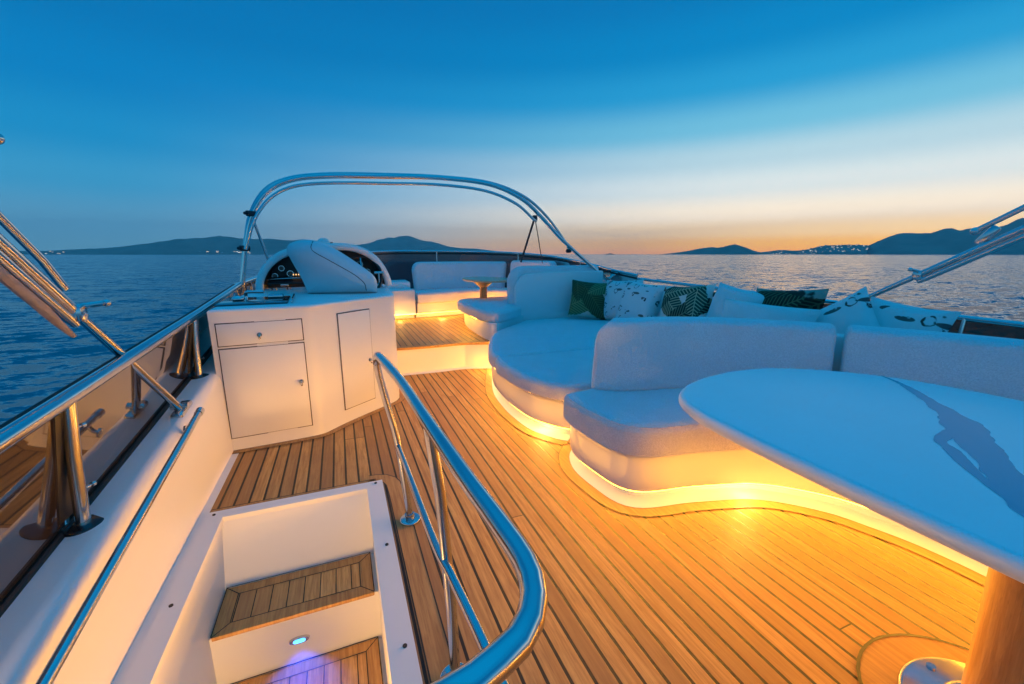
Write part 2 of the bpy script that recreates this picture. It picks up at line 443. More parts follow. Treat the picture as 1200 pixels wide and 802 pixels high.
HILLS = [
 hill('hills', [(-5600, 6500, 0), (-4888, 7557, 21), (-4001, 8062, 42), (-3200, 8412, 104), (-2817, 8548, 174), (-2399, 8674, 236), (-1943, 8788, 288), (-1456, 8881, 262), (-926, 8952, 268), (-357, 8993, 240), (243, 8997, 132), (714, 8972, 10), (900, 8960, -4)], 900, seed=1.3),
 hill('hills', [(-300, 11000, -4), (-92, 11000, 21), (202, 10998, 161), (693, 10978, 285), (1294, 10924, 382), (1599, 10883, 420), (1903, 10834, 376), (2310, 10755, 254), (2723, 10658, 171), (3346, 10479, 108), (4168, 10180, 44), (4965, 9816, -4)], 1000, seed=4.1),
 hill('island', [(4270, 4905, -5), (4319, 4858, 2), (4516, 4675, 37), (4670, 4521, 80), (4758, 4428, 90), (4851, 4326, 80), (4918, 4250, 104), (4964, 4196, 116), (5082, 4053, 57), (5145, 3973, 23), (5204, 3895, 12), (5250, 3820, -4)], 420, seed=7.7),
 hill('headland', [(5700, 4860, -4), (5796, 4760, 4), (5936, 4584, 27), (6097, 4367, 66), (6189, 4236, 50), (6301, 4068, 76), (6403, 3906, 122), (6544, 3664, 130), (6620, 3500, 120)], 560, seed=2.2),
 hill('mountains', [(6900, 4480, 0), (6951, 4350, 27), (7204, 3916, 112), (7289, 3756, 195), (7367, 3602, 274), (7404, 3523, 290), (7478, 3365, 277), (7513, 3286, 264), (7543, 3216, 306), (7573, 3144, 326), (7605, 3068, 300), (7661, 2924, 294), (7712, 2786, 300), (7768, 2626, 345), (7787, 2570, 405), (7809, 2501, 370), (7903, 2186, 465), (8028, 1672, 380), (8150, 1000, 420), (8200, 0, 300), (8200, -1200, 200)], 1000, seed=9.4),
 hill('islet', [(2828, 4124, -5), (2860, 4100, 3), (2882, 4086, 12), (2910, 4066, 6), (2936, 4047, -5)], 60, seed=5.5),
]
from mathutils.bvhtree import BVHTree
def ground_at(o, x, y):
    me = o.data
    if not hasattr(ground_at, 'c'): ground_at.c = {}
    if o.name not in ground_at.c:
        ground_at.c[o.name] = BVHTree.FromPolygons([v.co.copy() for v in me.vertices], [list(p.vertices) for p in me.polygons])
    h = ground_at.c[o.name].ray_cast(Vector((x, y, 2000)), Vector((0, 0, -1)))
    return h[0].z if h[0] is not None else None
simple('house_wall', (.72, .70, .66), .8, vs=.2)
simple('roof_tile', (.30, .14, .09), .8, vs=.2)
def house_mesh(w, d, h, lit, white):
    bm = B()
    add_box(bm, (0, 0, h / 2), (w, d, h))
    # hipped roof
    e = .8; v = [bm.verts.new(p) for p in ((-w/2-e, -d/2-e, h), (w/2+e, -d/2-e, h), (w/2+e, d/2+e, h), (-w/2-e, d/2+e, h), (-w/4, 0, h + h * .35), (w/4, 0, h + h * .35))]
    for q in ((0, 1, 5, 4), (1, 2, 5), (2, 3, 4, 5), (3, 0, 4), (3, 2, 1, 0)): bm.faces.new([v[i] for i in q]).material_index = 1
    if lit:
        for k in range(3):
            x = (k - 1) * w * .3
            add_box(bm, (x, -d / 2 - .15, h * .5), (w * .2, .3, h * .42), mi=2)
    return bm, ['house_wall', 'roof_tile', 'window_lit_white' if white else 'window_lit']
protos = [link('shore_house', *house_mesh(w, d, h, l, wh), smooth=False).data for w, d, h, l, wh in ((16, 12, 9, 1, 0), (22, 13, 10, 1, 1), (14, 11, 8, 0, 0), (20, 14, 12, 1, 0))]
for o in [o for o in COL.objects if o.name.startswith('shore_house')]: bpy.data.objects.remove(o)
def place_house(me, x, y, z, s, label, group):
    o = bpy.data.objects.new('shore_house', me); COL.objects.link(o)
    o.location = (x, y, z - 1); o.rotation_euler = (0, 0, math.atan2(y, x) - math.pi / 2 + random.uniform(-.3, .3)); o.scale = (s,) * 3
    tag(o, label, 'house', group)
def town(h, p0, p1, n, spread, label, group, up=120, smin=.45, smax=1.05):
    k = 0; tries = 0
    while k < n and tries < 4000:
        tries += 1
        u = random.random(); f = random.random() ** 1.4
        x = p0[0] + (p1[0] - p0[0]) * u; y = p0[1] + (p1[1] - p0[1]) * u
        d = Vector((x, y)).normalized(); x += d.x * spread * f; y += d.y * spread * f
        z = ground_at(h, x, y)
        if z is None or z < SEA + .8 or z > up: continue
        place_house(random.choice(protos), x, y, z, random.uniform(smin, smax), label, group); k += 1
town(HILLS[3], (5730, 4300), (6000, 3990), 22, 300, 'tiny pale house in the small cluster on the low headland at the right horizon', 'houses on the low headland', 60)
town(HILLS[3], (5960, 3960), (6330, 3330), 85, 420, 'tiny lit house in the village spread over the slope left of the right-hand mountains', 'village houses on the slope', 120)
town(HILLS[0], (-2330, 7900), (-1250, 8050), 16, 350, 'tiny bright house at the waterline below the long left-hand ridge', 'lit houses under the left ridge', 40, .9, 1.8)
town(HILLS[0], (-3950, 7350), (-3450, 7750), 7, 300, 'tiny bright house at the low far end of the left-hand ridge', 'lit houses at the end of the left ridge', 40, .9, 1.8)

# ------------------------------------------------------------------ deck
DY0 = -2.6
toe = C2([(1.47, 4.14), (1.36, 3.85), (1.25, 3.55), (1.17, 3.27), (1.135, 3.0), (1.125, 2.75), (1.15, 2.47), (1.24, 2.28), (1.30, 2.21)], 8, step=.04)
toe2 = C2([(1.30, 2.14), (1.20, 2.02), (1.145, 1.86), (1.15, 1.66), (1.175, 1.52), (1.235, 1.445), (1.33, 1.41), (1.48, 1.385), (1.65, 1.34), (1.79, 1.295), (1.895, 1.232), (1.99, 1.14), (2.065, 1.04), (2.105, .94), (2.135, .86), (2.16, .76), (2.175, .6), (2.18, .2), (2.18, -.6), (2.16, -2.5)], 8, step=.04)
deck_bm = B()
add_sheet(deck_bm, [(-.655, 2.14), (1.9, 2.14), (1.9, 4.35), (-.655, 4.35)], 0)
add_sheet(deck_bm, [(.115, DY0), (3.3, DY0), (3.3, 2.14), (.115, 2.14)], 0)
add_sheet(deck_bm, [(-.655, DY0), (.115, DY0), (.115, .2), (-.655, .2)], 0)
deck = tag(link('teak_deck', deck_bm, 'teak_planks', smooth=False), kind='structure')
def margin(path, w, z=.004, side=1, mats=('teak_plain', 'black_rubber'), parent=deck):
    bm = B(); add_ribbon(bm, path, 0, side * w, z, mi=0)
    add_ribbon(bm, path, side * w, side * (w + .005), z + .001, mi=1)
    add_ribbon(bm, path, -side * .004, side * .001, z + .001, mi=1)
    return sub('margin_board', bm, list(mats), parent, smooth=False)
# travel from fore to aft: the free deck lies on the right hand
margin(toe, .062, side=-1); margin(toe2, .062, side=-1)
cab_out = C2([(-.72, 2.878), (-.45, 2.902), (-.25, 2.925), (-.17, 2.95), (-.105, 3.01), (-.03, 3.085), (.1, 3.2), (.25, 3.325), (.345, 3.405), (.385, 3.47), (.405, 3.6), (.425, 4.3)], 6, step=.03)
margin(offset_path(cab_out, -.004), .045, side=-1)
# boards framing the stairwell
margin([Vector((-.65, 2.165)), Vector((.10, 2.165))], .03, side=1)
margin(C2([(.06, 2.172), (.115, 2.165), (.142, 2.13), (.15, 2.05), (.152, 1.8), (.155, .3)], 6, step=.03), .07, side=1)
# round teak pad under the table foot, with its dark seam
padbm = B(); circ = lambda cx, cy, r, n=48: [Vector((cx + r * math.cos(2 * math.pi * k / n), cy + r * math.sin(2 * math.pi * k / n))) for k in range(n)]
add_sheet(padbm, circ(1.47, .30, .285), .0045); 
cc = circ(1.47, .30, .285); add_ribbon(padbm, cc + [cc[0], cc[1]], -.005, .004, .0056, mi=1)
sub('round_pad', padbm, ['teak_plain', 'black_rubber'], deck, smooth=False)
# white ledge between coaming and teak
lb = B(); add_box(lb, (-.69, .9, -.0225), (.07, 7.0, .051)); tag(link('deck_edge_ledge', lb, 'gelcoat', smooth=False), kind='structure')

# raised forward deck
PZ = .28
edge = C2([(.40, 4.215), (.65, 4.20), (.9, 4.195), (1.15, 4.21), (1.36, 4.155), (1.5, 4.12), (1.9, 4.10)], 6, step=.04)
bm = B()
add_sheet(bm, [(p.x, p.y - .012) for p in edge] + [(3.1, 4.1), (3.1, 6.9), (.0, 6.9), (.0, 4.22)], PZ)
rd = tag(link('raised_deck', bm, 'teak_planks', smooth=False), kind='structure')
bm = B(); add_ribbon(bm, edge, 0, 0, -.02, PZ - .022); sub('riser', bm, 'gelcoat', rd)
bm = B(); add_ribbon(bm, edge, -.014, .05, PZ + .002); add_ribbon(bm, edge, -.014, -.014, PZ - .022, PZ + .002); add_ribbon(bm, edge, -.014, .0, PZ - .022)
sub('nosing', bm, 'teak_plain', rd, smooth=False)
bm = B(); add_ribbon(bm, edge, -.003, -.012, PZ - .027, PZ - .0225); bm.free()
bm = B(); add_ribbon(bm, edge, -.05, -.002, .004, .012); sub('riser_toe', bm, 'gelcoat', rd)

# hull under the deck
hb = B()
ho = [(-.93, DY0), (-.95, 3.0), (-.93, 4.4), (-.62, 5.7), (.15, 6.95), (1.25, 7.45), (2.35, 7.0), (3.1, 5.9), (3.5, 4.6), (3.56, 3.0), (3.54, DY0)]
hp = C2(ho, 5)
add_ribbon(hb, hp, 0, 0, -1.9, -.05); add_ribbon(hb, hp + [hp[0]], .45, 0, SEA - .6, -1.9)
link('hull_side', hb, 'gelcoat'); tag(COL.objects['hull_side'], 'white yacht superstructure side below the upper deck', 'hull')
COL.objects['hull_side']['kind'] = 'structure'

# ------------------------------------------------------------------ lights helper
def puck(x, y, z, e, parent, col=(1.0, .46, .09), r=.03, spot=None, rot=None):
    l = bpy.data.lights.new('puck_light', 'POINT'); l.energy = e; l.color = col; l.shadow_soft_size = r
    o = bpy.data.objects.new('puck_light', l); COL.objects.link(o); o.parent = parent; o.matrix_parent_inverse = Matrix.Translation(-Vector(parent.location)); o.location = (x, y, z)
def led_strip(path, z, parent, inset=.014, h=.007, side=1, mats=('led_warm', 'led_warm_down')):
    bm = B(); add_ribbon(bm, offset_path(path, side * inset), 0, 0, z - h, z - .0005)
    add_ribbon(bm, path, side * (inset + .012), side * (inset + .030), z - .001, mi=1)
    add_ribbon(bm, offset_path(path, side * (inset + .002 if inset > 0 else inset - .002)), 0, 0, z - h - .0015, z - .0002, mi=2)
    return sub('led_strip', bm, list(mats) + ['chrome'], parent)

def lip_fill_strip(path, z, parent, o=.027, mat='fill_led'):
    # added fill light hidden under the cushion lip, metal backed, tilted towards the deck
    bm = B(); add_ribbon(bm, path, -o, -o - .0025, z - .0050, z - .0008)
    add_ribbon(bm, path, -o + .0021, -o - .0014, z - .0068, z - .0001, mi=1)
    return sub('lip_fill_strip', bm, [mat, 'chrome'], parent)
def plinth_on(path, back, z0, z1, t, rec=.10, flare=.0, mat='gelcoat', led=True):
    """path: front edge fore-to-aft with the seat on its LEFT; back: closing points"""
    bm = B()
    P = path
    A = P; Bk = [Vector(q) for q in back]
    full = list(A) + Bk
    add_slab(bm, full, z0 + .088, z1, .012, .012, 3)
    inner = offset_path(A, rec) + Bk
    add_slab(bm, inner, z0 + .002, z0 + .088, 0, 0)
    add_ribbon(bm, A, .0, rec + .01, z0 + .006)
    o = part('plinth', bm, mat, t)
    if led: led_strip(A, z0 + .088, o)
    return o
# ------------------------------------------------------------------ near dinette sofa
t = thing('dinette_sofa', 'curved white dinette sofa with tall backrest panels wrapping round the big white table', 'sofa', (2.0, 1.6, 0))
pl = plinth_on(toe2, [(3.2, -2.5), (3.2, 2.14)], 0, .285, t)

puck(1.80, 1.31, .07, 12, pl); puck(2.24, .1, .075, 1.2, pl); puck(2.24, -1.0, .075, 2.0, pl)
seat_path = offset_path(toe2, -.05); lip_fill_strip(toe2, .295, pl)
cut = [p for p in seat_path if 1.985 > p.y > -2.2]
back_c = C2([(1.27, 1.945), (1.36, 1.855), (1.5, 1.80), (1.72, 1.76), (1.92, 1.66), (2.12, 1.49), (2.32, 1.24), (2.47, .98), (2.57, .70), (2.61, .3), (2.62, -.5), (2.6, -2.2)], 8, step=.035)
bk_in = offset_path(back_c, .07)
bm = B(); add_slab(bm, list(cut) + bk_in[::-1], .295, .445, .05, .014, 6); sc_ = part('seat_cushion', bm, 'cushion', t)
bm = B(); add_tube(bm, [(p.x, p.y, .445 - .05 * .29 + .0005) for p in offset_path(cut, .05 * .29)], .0036, 8); sub('piping', bm, 'cushion', sc_)
bm = B(); add_tube(bm, [(p.x, p.y, .295 + .014 * .29) for p in offset_path(cut, .014 * .29)], .0036, 8); sub('piping', bm, 'cushion', sc_)
def split(path, a, b):
    L = 0; out = []
    for i, p in enumerate(path):
        if i: L += (p - path[i - 1]).length
        if a <= L <= b: out.append(p)
    return out
bm = B(); add_band(bm, split(back_c, .0, 1.275), .432, .835, .15, .09, .045, (.13, .03)); part('backrest', bm, 'cushion', t)
bm = B(); add_band(bm, split(back_c, 1.285, 2.5), .432, .835, .15, .09, .045, (.03, .05)); part('backrest', bm, 'cushion', t)
bm = B(); add_band(bm, split(back_c, 2.55, 4.2), .432, .835, .15, .09, .055, (.05, .05)); part('backrest', bm, 'cushion', t)
bm = B(); add_band(bm, split(offset_path(back_c, .17), .06, 4.1), .29, .77, .05, .08, .02, (.1, .02)); part('back_shell', bm, 'gelcoat', t)

# ------------------------------------------------------------------ sun pad
t = thing('sunpad', 'broad white sunpad with bulging curved front strewn with pillows', 'sunpad', (2.2, 3.2, 0))
pl = plinth_on(toe, [(1.36, 2.14), (3.3, 2.14), (3.3, 4.70), (2.05, 4.70)], 0, .285, t)
puck(1.225, 2.42, .07, 7, pl); puck(1.40, 3.98, .075, 3, pl)
lip_fill_strip(toe, .290, pl, mat='fill_led_soft')
pf = C2([(2.09, 4.69), (1.78, 4.385), (1.53, 4.135), (1.38, 3.92), (1.27, 3.68), (1.18, 3.44), (1.125, 3.27), (1.105, 3.10), (1.16, 3.04)], 8, step=.04)
padb = C2([(1.15, 3.12), (1.088, 3.0), (1.075, 2.80), (1.098, 2.49), (1.18, 2.27), (1.28, 2.17), (1.42, 2.15)], 8, step=.04)
bm = B(); add_slab(bm, pf + [Vector((3.2, 3.04)), Vector((3.2, 4.69))], .290, .405, .04, .014, 6); part('pad_cushion', bm, 'cushion', t)
bm = B(); add_slab(bm, padb + [Vector((3.2, 2.15)), Vector((3.2, 3.03)), Vector((1.26, 3.03))], .290, .40, .045, .014, 6); part('pad_cushion', bm, 'cushion', t)
bm = B(); add_band(bm, [Vector((3.2, 2.1)), Vector((3.2, 3.1)), Vector((3.22, 4.6))][::-1], .40, .80, .10, .04, .04, (.08, .05)); part('side_backrest', bm, 'cushion', t)
# hard white panel at its head
bm = B(); add_band(bm, [Vector((1.97, 4.70)), Vector((2.4, 4.70)), Vector((2.9, 4.715)), Vector((3.27, 4.73))], .38, .985, .045, .03, .018, (.24, .02), nz=4); part('head_panel', bm, 'gelcoat', t)

# ------------------------------------------------------------------ companion sofa facing the bow
t = thing('companion_sofa', 'white forward facing seat with thick rolled backrest on the raised deck', 'sofa', (2.2, 5.0, PZ))
cp = C2([(1.56, 5.55), (1.49, 5.2), (1.455, 4.8), (1.45, 4.38), (1.47, 4.22), (1.53, 4.165)], 6, step=.05)
bm = B(); add_slab(bm, cp + [Vector((2.08, 4.705)), Vector((3.2, 4.705)), Vector((3.2, 5.5))], .004, .472, .01, 0, 3); cpl = part('plinth', bm, 'gelcoat', t); lip_fill_strip(cp[:-8], .475, cpl, mat='fill_led_soft')
cs = C2([(1.70, 5.75), (1.47, 5.55), (1.415, 5.2), (1.41, 4.75), (1.42, 4.40), (1.475, 4.25), (1.56, 4.20), (1.68, 4.27), (1.85, 4.43), (1.99, 4.57)], 6, step=.04)
bm = B(); add_slab(bm, cs + [Vector((1.97, 4.9)), Vector((3.2, 4.9)), Vector((3.2, 5.75))], .475, .595, .05, .014, 6); part('seat_cushion', bm, 'cushion', t)
bm = B(); add_band(bm, C2([(1.90, 4.86), (2.02, 4.91), (2.2, 4.93), (2.7, 4.94), (3.25, 4.95)], 6, step=.03)[::-1], .50, 1.055, .16, -.02, .07, (.05, .24)); part('backrest', bm, 'cushion', t)

# ------------------------------------------------------------------ bow sofa
t = thing('bow_sofa', 'long curved white sofa below the dark bow windscreen', 'sofa', (1.8, 6.8, PZ))
fp = C2([(1.02, 6.10), (1.25, 6.14), (1.6, 6.2), (2.0, 6.25), (2.35, 6.15), (2.6, 5.9), (2.7, 5.56)], 8, step=.05)[::-1]
# travel starboard to port: seat must lie to the left of travel -> reverse
fp = fp[::-1]
bm = B(); outer = C2([(1.02, 6.95), (1.5, 7.05), (2.2, 6.85), (2.9, 6.2), (3.1, 5.6)], 6, step=.06)
add_slab(bm, list(fp) + outer[::-1], PZ + .07, .50, .01, .01, 3); inner = offset_path(fp, .08)
add_slab(bm, list(inner) + outer[::-1], PZ + .002, PZ + .07); pl = part('plinth', bm, 'gelcoat', t)
led_strip(fp, PZ + .07, pl, inset=.012, mats=('led_bow', 'led_warm_down')); puck(1.35, 5.98, PZ + .05, 9, pl); puck(2.1, 6.0, PZ + .05, 8, pl)
so = offset_path(fp, -.045)
bm = B(); add_slab(bm, list(so) + outer[::-1], .505, .655, .045, .014, 5); part('seat_cushion', bm, 'cushion', t)
bo = C2([(1.10, 6.60), (1.5, 6.68), (2.0, 6.68), (2.45, 6.45), (2.78, 5.95), (2.88, 5.6)], 8, step=.05)
bm = B(); add_band(bm, split(bo, 0, 1.45), .64, 1.08, .14, .10, .05, (.14, .04)); part('backrest', bm, 'cushion', t)
bm = B(); add_band(bm, split(bo, 1.50, 3), .64, 1.10, .14, .06, .05, (.05, .10)); part('backrest', bm, 'cushion', t)
puck(1.0, 4.13, .06, .0, pl) if False else None

t = thing('side_locker', 'white locker box with flat top beside the bow sofa', 'locker', (.85, 6.3, PZ))
bm = B(); add_slab(bm, [(.50, 6.08), (.99, 6.10), (1.0, 7.0), (.3, 6.8)], PZ + .07, .70, .02, 0, 3); add_slab(bm, [(.52, 6.16), (.98, 6.18), (.99, 6.98), (.32, 6.78)], PZ + .002, PZ + .07); pl = part('body', bm, 'gelcoat', t)
led_strip([Vector((.995, 6.10)), Vector((.50, 6.08))], PZ + .07, pl, inset=-.012, mats=('led_bow', 'led_warm_down')); puck(.75, 6.0, PZ + .06, 3, pl)
bm = B(); add_slab(bm, [(.48, 6.40), (.98, 6.42), (1.0, 6.95), (.3, 6.78)], .702, .80, .03, 0, 3); part('top_moulding', bm, 'gelcoat', t)

l = bpy.data.lights.new('riser_light', 'POINT'); l.energy = .8; l.color = (1, .42, .06); l.shadow_soft_size = .02
o = bpy.data.objects.new('riser_light', l); COL.objects.link(o); o.parent = rd; o.location = (1.27, 4.06, .07)

# ------------------------------------------------------------------ big table
TZ = .70
t = thing('dinette_table', 'large glossy white boat table with rounded nose on a teak pedestal', 'table', (1.5, .3, 0))
out = C2([(1.035, .85), (1.06, 1.0), (1.12, 1.12), (1.24, 1.205), (1.42, 1.26), (1.62, 1.275), (1.80, 1.235), (1.97, 1.12), (2.10, .96), (2.165, .76), (2.19, .5), (2.19, .0), (2.16, -.5), (2.0, -.85), (1.6, -.98), (1.25, -.85), (1.06, -.5), (1.025, .0), (1.022, .5)], 6, True, step=.03)
bm = B(); add_slab(bm, out, TZ - .052, TZ, .02, .03, 6); part('tabletop', bm, 'table_gelcoat', t)
# the dark blue track across the table top
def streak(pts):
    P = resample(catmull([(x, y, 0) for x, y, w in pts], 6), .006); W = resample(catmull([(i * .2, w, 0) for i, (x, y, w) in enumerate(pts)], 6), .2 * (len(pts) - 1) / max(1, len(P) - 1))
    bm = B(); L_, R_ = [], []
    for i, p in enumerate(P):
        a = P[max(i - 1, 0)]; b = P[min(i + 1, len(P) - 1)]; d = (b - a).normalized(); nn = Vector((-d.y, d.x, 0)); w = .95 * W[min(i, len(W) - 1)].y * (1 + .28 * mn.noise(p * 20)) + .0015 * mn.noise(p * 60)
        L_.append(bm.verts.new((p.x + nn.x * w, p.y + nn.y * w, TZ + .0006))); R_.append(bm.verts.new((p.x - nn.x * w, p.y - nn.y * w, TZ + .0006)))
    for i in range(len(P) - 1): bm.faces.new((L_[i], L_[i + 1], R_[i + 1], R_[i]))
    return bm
bm = streak([(2.075, .975, .004), (2.03, .90, .012), (1.96, .82, .020), (1.85, .712, .024), (1.73, .60, .040), (1.655, .555, .050), (1.55, .49, .043), (1.43, .412, .036), (1.34, .352, .044), (1.22, .26, .045), (1.12, .17, .03), (1.06, .10, .02)]); part('dark_streak', bm, 'streak_gelcoat', t, smooth=False)
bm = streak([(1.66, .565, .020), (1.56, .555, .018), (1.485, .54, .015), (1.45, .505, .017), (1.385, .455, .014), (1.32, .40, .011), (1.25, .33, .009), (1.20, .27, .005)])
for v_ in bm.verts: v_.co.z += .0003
part('dark_streak', bm, 'streak_gelcoat', t, smooth=False)
bm = B(); nsec = 14; rings = []
for i in range(nsec + 1):
    u = i / nsec; z = .03 + u * (TZ - .085 - .03)
    hx = .064 + .050 * u ** 1.6 + .012 * (1 - u) ** 6; hy = .082 + .012 * u; cx = 1.515 + .012 * u
    ring = []
    for k in range(28):
        a = 2 * math.pi * k / 28; c, s = math.cos(a), math.sin(a)
        ring.append(bm.verts.new((cx + hx * abs(c) ** .9 * (1 if c > 0 else -1), .315 + hy * abs(s) ** .9 * (1 if s > 0 else -1), z)))
    rings.append(ring)
for i in range(nsec):
    for k in range(28): bm.faces.new((rings[i][k], rings[i][(k + 1) % 28], rings[i + 1][(k + 1) % 28], rings[i + 1][k]))
bm.faces.new(rings[0][::-1]); bm.faces.new(rings[-1]); part('pedestal', bm, 'teak_varnished', t, ang=60)
bm = B(); add_box(bm, (1.5, .30, TZ - .070), (.62, .13, .030), bevel=.008); add_box(bm, (1.32, .335, TZ - .068), (.10, .22, .022), bevel=.005); part('cross_bearer', bm, 'teak_varnished', t)
bm = B(); add_slab(bm, circ(1.47, .295, .205), .005, .024, .012, 0, 4); add_slab(bm, circ(1.46, .315, .10), .023, .05, .015, 0, 4); fl = part('base_plate', bm, 'chrome', t)
for k in range(6):
    bm = B(); a = k * math.pi / 3 + .3; add_cyl(bm, (1.47 + .17 * math.cos(a), .295 + .17 * math.sin(a), .022), (1.47 + .17 * math.cos(a), .295 + .17 * math.sin(a), .028), .011); sub('screw', bm, 'chrome', fl)

t = thing('bow_table', 'small oval wooden table standing in front of the bow sofa', 'table', (1.9, 5.7, PZ))
bm = B(); add_slab(bm, [(1.93 + .33 * math.cos(a), 5.65 + .52 * math.sin(a)) for a in [2 * math.pi * k / 40 for k in range(40)]], .835, .865, .01, .012, 4); part('tabletop', bm, 'pale_wood', t)
bm = B(); add_tube(bm, [(1.86, 5.6, PZ), (1.86, 5.6, .31), (1.86, 5.6, .33), (1.86, 5.6, .75), (1.86, 5.6, .835)], [.12, .11, .05, .05, .16], 20); part('pedestal', bm, 'teak_varnished', t)

# ------------------------------------------------------------------ pillows
def pillow(name, label, c, w, h, th, yaw, tilt, roll, mat, group):
    bm = B(); n = 14; g = {}
    for s in (1, -1):
        for i in range(n + 1):
            for j in range(n + 1):
                u = i / n * 2 - 1; v = j / n * 2 - 1
                if s < 0 and (i in (0, n) or j in (0, n)): g[s, i, j] = g[1, i, j]; continue
                k = ((1 - u ** 2) * (1 - v ** 2)) ** .42
                pin = 1 - .07 * (1 - abs(v) ** 2 if abs(u) > abs(v) else 1 - abs(u) ** 2) * max(abs(u), abs(v)) ** 3
                wr = .012 * mn.noise(Vector((u * 2.2 + c[0] * 5, v * 2.2 + c[1] * 5, s)))
                g[s, i, j] = bm.verts.new((u * w / 2 * pin, v * h / 2 * pin, s * (th / 2 * k + wr * k)))
        for i in range(n):
            for j in range(n):
                q = [g[s, i, j], g[s, i + 1, j], g[s, i + 1, j + 1], g[s, i, j + 1]]
                bm.faces.new(q if s > 0 else q[::-1])
    o = link(name, bm, mat, None, ang=80)
    # local z = face normal; stand it up facing 'yaw', leaning back by tilt
    m = Matrix.Rotation(yaw, 4, 'Z') @ Matrix.Rotation(R(90) - tilt, 4, 'X') @ Matrix.Rotation(roll, 4, 'Z')
    o.matrix_world = Matrix.Translation(Vector(c)) @ m
    o.location = c; o.rotation_euler = m.to_euler()
    tag(o, label, 'pillow', group); return o
G = 'pillows on the sunpad'
def PL(*a): return pillow('throw_pillow', *a, G)
W = R(-90)      # facing port
PL('square pillow with big green leaves on cream leaning on the white head panel', (2.86, 4.45, .64), .48, .48, .20, R(-32), R(18), R(-5), 'leaf_print')
PL('white pillow with dark shell print, half hidden behind another shell print pillow', (3.10, 4.12, .66), .54, .50, .20, W + R(14), R(14), R(4), 'shell_print')
PL('white pillow with dark shell print standing in front of its hidden twin', (2.98, 3.66, .655), .54, .52, .21, W + R(8), R(18), R(-3), 'shell_print')
PL('pillow with dark palm fronds on white', (2.99, 3.02, .66), .56, .54, .21, W + R(4), R(18), R(6), 'palm_print')
PL('plain pale pillow standing right of the palm frond pillow', (3.02, 2.50, .68), .54, .52, .20, W, R(15), R(-7), 'pillow_white')
PL('dark leaf print pillow peeping out above the long white bolster pillow', (3.05, 2.10, .69), .54, .54, .18, W, R(14), R(4), 'night_leaf_print')
PL('long plain white bolster pillow lying just behind the near backrest', (2.74, 2.04, .70), .70, .34, .19, W + R(4), R(20), R(-1), 'pillow_white')
PL('white sea urchin print pillow standing on its corner', (2.90, 1.62, .70), .46, .46, .18, W - R(4), R(16), R(36), 'urchin_print')
PL('white sea urchin print pillow at the right end of the row', (3.0, 1.38, .70), .46, .46, .18, W - R(8), R(14), R(-5), 'urchin_print')

# ------------------------------------------------------------------ wet bar cabinet
CZ = .885
t = thing('wet_bar', 'white moulded wet bar cabinet with drawer and two doors', 'cabinet', (-.2, 3.6, 0))
body_out = list(cab_out) + [Vector((-.72, 4.3))]
bm = B(); add_slab(bm, body_out, .0, CZ - .02, .0, .0); part('body', bm, 'gelcoat', t, ang=30)
top_out = offset_path(cab_out, -.006) + [Vector((-.725, 4.3))]
bm = B(); add_slab(bm, top_out, CZ - .021, CZ, .018, 0, 4); part('countertop', bm, 'gelcoat', t)
def panel_on(A, Bp, s0, s1, z0, z1, name, label=None, knob=None, latch_side=1, parent=None):
    A = Vector(A); d = (Vector(Bp) - A).normalized(); n = Vector((d.y, -d.x)); ang = math.atan2(d.y, d.x)
    rot = Matrix.Rotation(ang, 3, 'Z'); c = A + d * (s0 + s1) / 2
    bm = B(); add_box(bm, (c.x + n.x * .0005, c.y + n.y * .0005, (z0 + z1) / 2), (s1 - s0 + .0065, .004, z1 - z0 + .0065), rot); add_box(bm, (c.x + n.x * .003, c.y + n.y * .003, (z0 + z1) / 2), (s1 - s0, .007, z1 - z0), rot, .0025, 2, mi=1)
    o = part(name, bm, ['gap_shadow', 'gelcoat'], parent)
    if knob:
        k = A + d * knob[0] + n * .006; bm = B()
        add_cyl(bm, (k.x, k.y, knob[1]), (k.x + n.x * .005, k.y + n.y * .005, knob[1]), .014, seg=20); add_cyl(bm, (k.x, k.y, knob[1]), (k.x + n.x * .016, k.y + n.y * .016, knob[1]), .007, seg=14)
        add_box(bm, (k.x + n.x * .014, k.y + n.y * .014, knob[1] - .012), (.012, .008, .03), rot, .003)
        sub('latch', bm, 'chrome', o)
    return o
A1, B1 = (-.70, 2.8795), (-.25, 2.925)
panel_on(A1, B1, .01, .462, .665, .80, 'drawer', knob=(.225, .72), parent=t)
panel_on(A1, B1, .01, .462, .085, .648, 'door', knob=(.425, .395), parent=t)
panel_on((-.03, 3.085), (.25, 3.325), -.005, .285, .105, .80, 'door', knob=(.255, .42), parent=t)
bm = B(); add_box(bm, (-.535, 3.30, CZ + .004), (.40, .50, .008), Matrix.Rotation(R(3), 3, 'Z'), .003); hob = part('hob_lid', bm, 'black_glass', t)
bm = B(); add_tube(bm, catmull([(-.62, 3.46, CZ), (-.62, 3.46, CZ + .035), (-.60, 3.42, CZ + .055), (-.50, 3.40, CZ + .055)], 5), .011); add_box(bm, (-.43, 3.42, CZ + .02), (.10, .05, .03), None, .01); add_ball(bm, (-.64, 3.30, CZ + .02), .03, (1.3, 1, .7)); part('tap', bm, 'chrome', t)
bm = B(); add_box(bm, (-.31, 3.30, CZ + .013), (.012, .50, .02), Matrix.Rotation(R(3), 3, 'Z'), .003); part('lid_hinge', bm, 'chrome', t)

